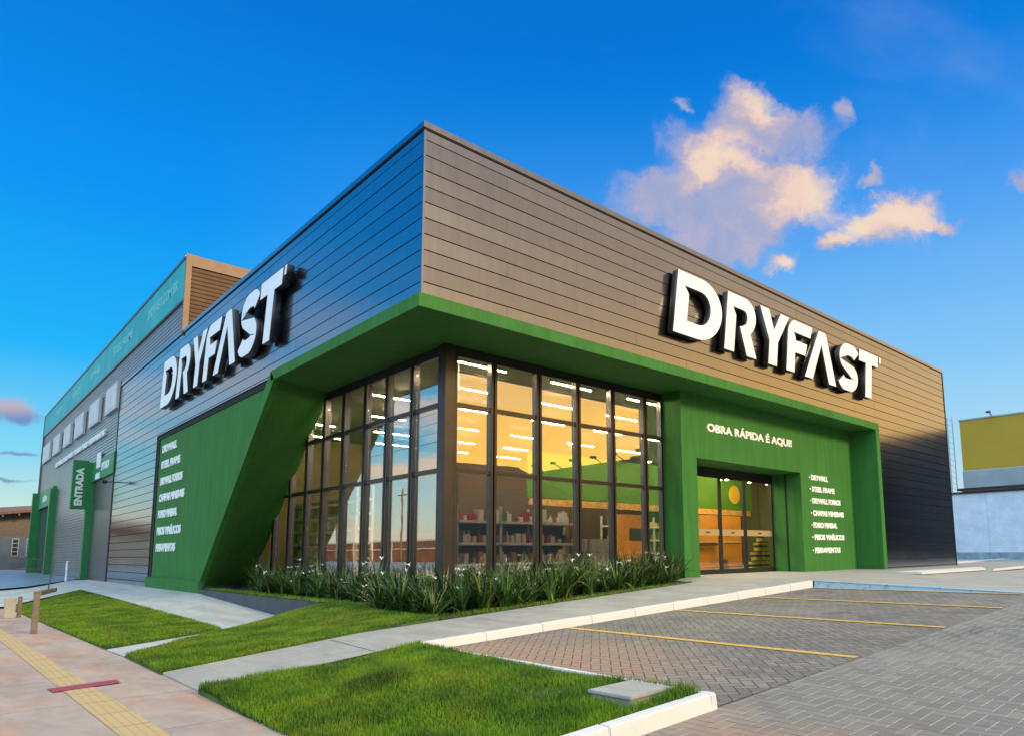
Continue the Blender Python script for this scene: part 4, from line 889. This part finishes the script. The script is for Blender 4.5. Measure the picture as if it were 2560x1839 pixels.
for x, wd in ((3.5, .9), (6.2, .55), (7.3, .5)):
    m = MB(); m.box(x, x + wd, -.06, -.002, 1.2, 2.9); w_ = m.build('window', mat('window_frame_paint', (.38, .40, .42), .6), t_)
    for k in range(4):
        m = MB(); m.box(x + .08, x + wd - .08, -.075, -.061, 1.28 + k * .4, 1.6 + k * .4); m.build('pane', M_DARK, w_)
# ------------------------------------------------------------------ neighbours right
t_ = empty('neighbour_building', (45, 6.2, 0), 0, 'long low pale white brick building, coloured blue as by skylight, beyond the right end of the store', 'building')
m = MB(); m.box(0, .3, -9.5, -.05, .45, 4.4); m.build('wall', M_NWALL, t_)
m = MB(); m.box(-.06, .3, -9.5, -.05, -.2, .449); m.build('plinth', mat('plinth_paint', (.22, .32, .38), .8, n1=(2, .3)), t_)
m = MB(); m.box(-.25, 6, -9.5, -1.0, 4.75, 5.9); m.build('roof_fascia', M_GREYM, t_)
m = MB(); m.box(-.3, 6, -9.5, -.6, 4.60, 4.749); m.box(-.12, .2, -9.5, .1, 4.401, 4.52); m.build('gutter', M_DARK, t_)
for k in range(3):
    m = MB(); y = -2.6 - k * 2.6; m.box(-.05, -.001, y, y + .35, .451, 4.399); m.build('pilaster', M_NWALL, t_)
m = MB(); m.tube((-.15, 0, 4.45), (2.5, 1.9, 4.75), .07); m.build('pipe', M_DARK, t_)
t_ = empty('billboard', (44.9, 5.2, 5.9), 0, 'blank mustard yellow billboard standing over the pale neighbouring building', 'billboard')
m = MB(); m.box(0, .15, -8.0, 0, .05, 3.46); m.build('panel', M_BILL, t_)
m = MB(); m.box(-.05, .2, -8.0, .05, 3.461, 3.55); m.build('frame', M_GREYM, t_)
for k in range(3):
    m = MB(); m.tube((.05, -2.0 - k * 2.5, 3.55), (-.7, -2.0 - k * 2.5, 3.72), .03); m.box(-.85, -.6, -2.12 - k * 2.5, -1.88 - k * 2.5, 3.66, 3.76); m.build('flood_lamp', M_DARK, t_)
t_ = empty('lattice_mast', (44.9, 5.75, 4.4), 0, 'thin pale lattice mast beside the mustard billboard', 'mast')
for dy2 in (-.10, .22):
    m = MB(); m.tube((0, dy2, 0), (0, dy2 - .0, 5.3), .03, .03, 6); m.build('pole', M_GREYM, t_)
m = MB()
for k in range(13): m.tube((0, -.10, .25 + k * .4), (0, .22, .45 + k * .4), .012, .012, 5)
m.build('bracing', M_GREYM, t_)
# ------------------------------------------------------------------ across the road (seen only mirrored in glass and cladding)
t_ = empty('opposite_store', (38, -20, -.15), 0, 'dark green store across the road, mirrored in the window glass', 'building')
m = MB(); m.box(0, 20, -22, 0, 0, 8.85); m.box(0, 20, .001, 8, 0, 8.0); m.build('wall', mat('opposite_green', (.010, .022, .008), .9), t_)
for k in range(8):
    m = MB(); m.tube((0, -1.5 - k * 2.7, 8.8), (-1.1, -1.5 - k * 2.7, 9.25), .05); m.box(-1.4, -1.0, -1.7 - k * 2.7, -1.3 - k * 2.7, 9.15, 9.35); m.build('lamp_arm', M_DARK, t_)
m = MB(); m.box(47, 60, -19.5, -4.0, -.2, 9.2); m.box(60, 160, -46, -40, -.2, 13); m.box(8, 29, -48, -40, -.2, 6.0); o = m.build('dark_block', mat('opp_dark', (.05, .055, .065), .9)); tag(o, 'dark low blocks across the road, mirrored in the cladding', 'building')
t_ = empty('opposite_house', (27, -42, -.2), 0, 'gabled dark house across the road, mirrored in the lower window glass', 'house')
m = MB(); m.box(-3, 9, 0, 10, 0, 6.2); m.build('wall', mat('opp_wall', (.10, .09, .07), .9), t_)
m = MB(); m.prism([(-3.6, 10.05, 6.2), (9.2, 10.05, 6.2), (3.0, 10.05, 8.1), (-3.6, 10.05, 8.0)], (0, -10, 0)); m.build('roof', M_ROOF, t_)
t_ = empty('street_wall', (-40, 60, -.8), 0, 'long rust red wall across the street, mirrored in the left windows', 'wall')
m = MB(); m.box(-.3, 0, -70, 60, 0, 3.2); m.build('wall_body', mat('rust_wall', (.30, .07, .03), .8, n1=(.5, .3)), t_)
m = MB(); m.box(-.05, .1, -70, 60, 2.1, 2.25); m.box(-.05, .1, -70, 60, 3.21, 3.4)
for k in range(22): m.box(.002, .12, -70 + k * 6, -69.8 + k * 6, 0, 3.2)
m.build('white_rail', M_WHITE, t_)
for k, (x, y, h) in enumerate(((-38, 74, 10.4), (-38, 94, 9.0), (-37, 52, 11.5))):
    t_ = empty('utility_pole', (x, y, -.8), 0, 'wooden utility pole with crossarm across the street, mirrored in the left windows', 'utility pole', 'utility poles across the street')
    m = MB(); m.tube((0, 0, 0), (0, 0, h), .17, .12); m.build('shaft', M_WOOD, t_)
    m = MB(); m.box(-.06, .06, -1.2, 1.2, h - 1.0, h - .85); m.build('crossarm', M_WOOD, t_)
m = MB()
def wire(a, b, sag, rad, seg=12):
    P = [Vector(a).lerp(Vector(b), i / seg) - Vector((0, 0, sag * 4 * (i / seg) * (1 - i / seg))) for i in range(seg + 1)]
    for p, q in zip(P[:-1], P[1:]): m.tube(p, q, rad, rad, 5)
for k in range(5): wire((-12, -20, 8.0 + k * .55), (-12.5, 70, 8.3 + k * .6), 1.0, .012 + .004 * (k == 0))
o = m.build('overhead_cables', M_BLACK); tag(o, 'overhead cables across the street, mirrored in the left windows', 'cables')
# ================================================================== PLANTING
def clump_mesh(seed):
    rr = random.Random(seed); V_, F_ = [], []
    for k in range(50):
        a = rr.uniform(0, 6.283); r0 = rr.uniform(0, .09); L = rr.uniform(.5, 1.0); tilt = abs(rr.gauss(.26, .26)); curl = rr.uniform(.2, 1.3) * (1.5 if rr.random() < .3 else .7)
        wd = rr.uniform(.010, .020); ca, sa = math.cos(a), math.sin(a); px, py, pz = r0 * ca, r0 * sa, -.03; ang = tilt; n = len(V_); S = 6
        wx, wy = -sa, ca
        for i in range(S + 1):
            u = i / S; ww = wd * (1 - u ** 2.2) + .0008
            V_.append((px - wx * ww, py - wy * ww, pz)); V_.append((px + wx * ww, py + wy * ww, pz))
            st = L / S; px += ca * math.sin(ang) * st; py += sa * math.sin(ang) * st; pz += math.cos(ang) * st; ang += curl * (.25 + .5 * u) * .55
            if ang > 2.3: ang = 2.3
        for i in range(S): b = n + 2 * i; F_.append((b, b + 1, b + 3, b + 2))
    me = bpy.data.meshes.new('iris_clump'); me.from_pydata(V_, [], F_); me.materials.append(M_LEAF); me.update(); return me
def flower_mesh(seed):
    rr = random.Random(seed); mb = MB()
    for k in range(rr.choice((1, 1, 2))):
        a = rr.uniform(0, 6.28); d = rr.uniform(.05, .36); h = rr.uniform(.45, .86); c = Vector((math.cos(a) * d, math.sin(a) * d, h))
        for j in range(6):
            b = j * 1.047 + rr.uniform(-.2, .2); L = .072 if j % 2 else .058
            t1 = c + Vector((math.cos(b - .35) * L * .6, math.sin(b - .35) * L * .6, .008)); t2 = c + Vector((math.cos(b + .35) * L * .6, math.sin(b + .35) * L * .6, .008)); t3 = c + Vector((math.cos(b) * L * 1.15, math.sin(b) * L * 1.0, -.03 if j % 2 else .04))
            mb.face([c, t1, t3, t2])
        mb.tube(c - Vector((0, 0, .002)), c - Vector((math.cos(a) * .02, math.sin(a) * .02, .12)), .0025, .0025, 4, 1)
    return mb
CM = [clump_mesh(s) for s in range(8)]
FM = []
for s in range(8):
    o = flower_mesh(100 + s).build('flower', [M_PETAL, M_LEAF]); FM.append(o.data); bpy.data.objects.remove(o)
pts = []
rr = random.Random(12)
def trypt(x, y, dmin):
    for (a, b) in pts:
        if (a - x) ** 2 + (b - y) ** 2 < dmin * dmin: return
    pts.append((x, y))
for _ in range(5000):
    if rr.random() < .5:
        x = rr.uniform(.1, 8.25); ylo = np.interp(x, [0, 2, 5, 7, 8.3], [-.45, -.22, .02, .18, .9]); y = rr.uniform(ylo, 1.40)
    else:
        y = rr.uniform(.3, 11.0); x = rr.uniform(.55 if y > 1.5 else .0, 1.38)
        if y > 9.5 and x < .9: continue
    trypt(x, y, .29 if y < 1.5 else .32)
pts = pts[:290]
for i, (x, y) in enumerate(pts):
    o = bpy.data.objects.new('iris_clump', CM[i % 8]); COL.objects.link(o)
    s = rr.choice((.55, .7, .8, .9, 1.0, 1.1)) * rr.uniform(.92, 1.05); z = float(hBed(np.array([x]), np.array([y]))[0]); o.location = (x, y, z); o.rotation_euler = (rr.gauss(0, .12), rr.gauss(0, .12), rr.uniform(0, 6.28)); o.scale = (s * rr.uniform(.9, 1.3), s * rr.uniform(.9, 1.3), s * rr.uniform(.85, 1.05))
    fl = rr.random() < .46
    side = 'right hand' if y < 1.5 else 'left hand'
    tag(o, '%sarching iris clump %sin the bed under the %s shop windows' % ('small ' if s < .82 else ('large ' if s > .96 else ''), 'with white flowers ' if fl else '', side), 'plant', 'iris clumps in the bed under the shop windows')
    if fl:
        f = bpy.data.objects.new('flower', FM[i % 8]); COL.objects.link(f); f.parent = o
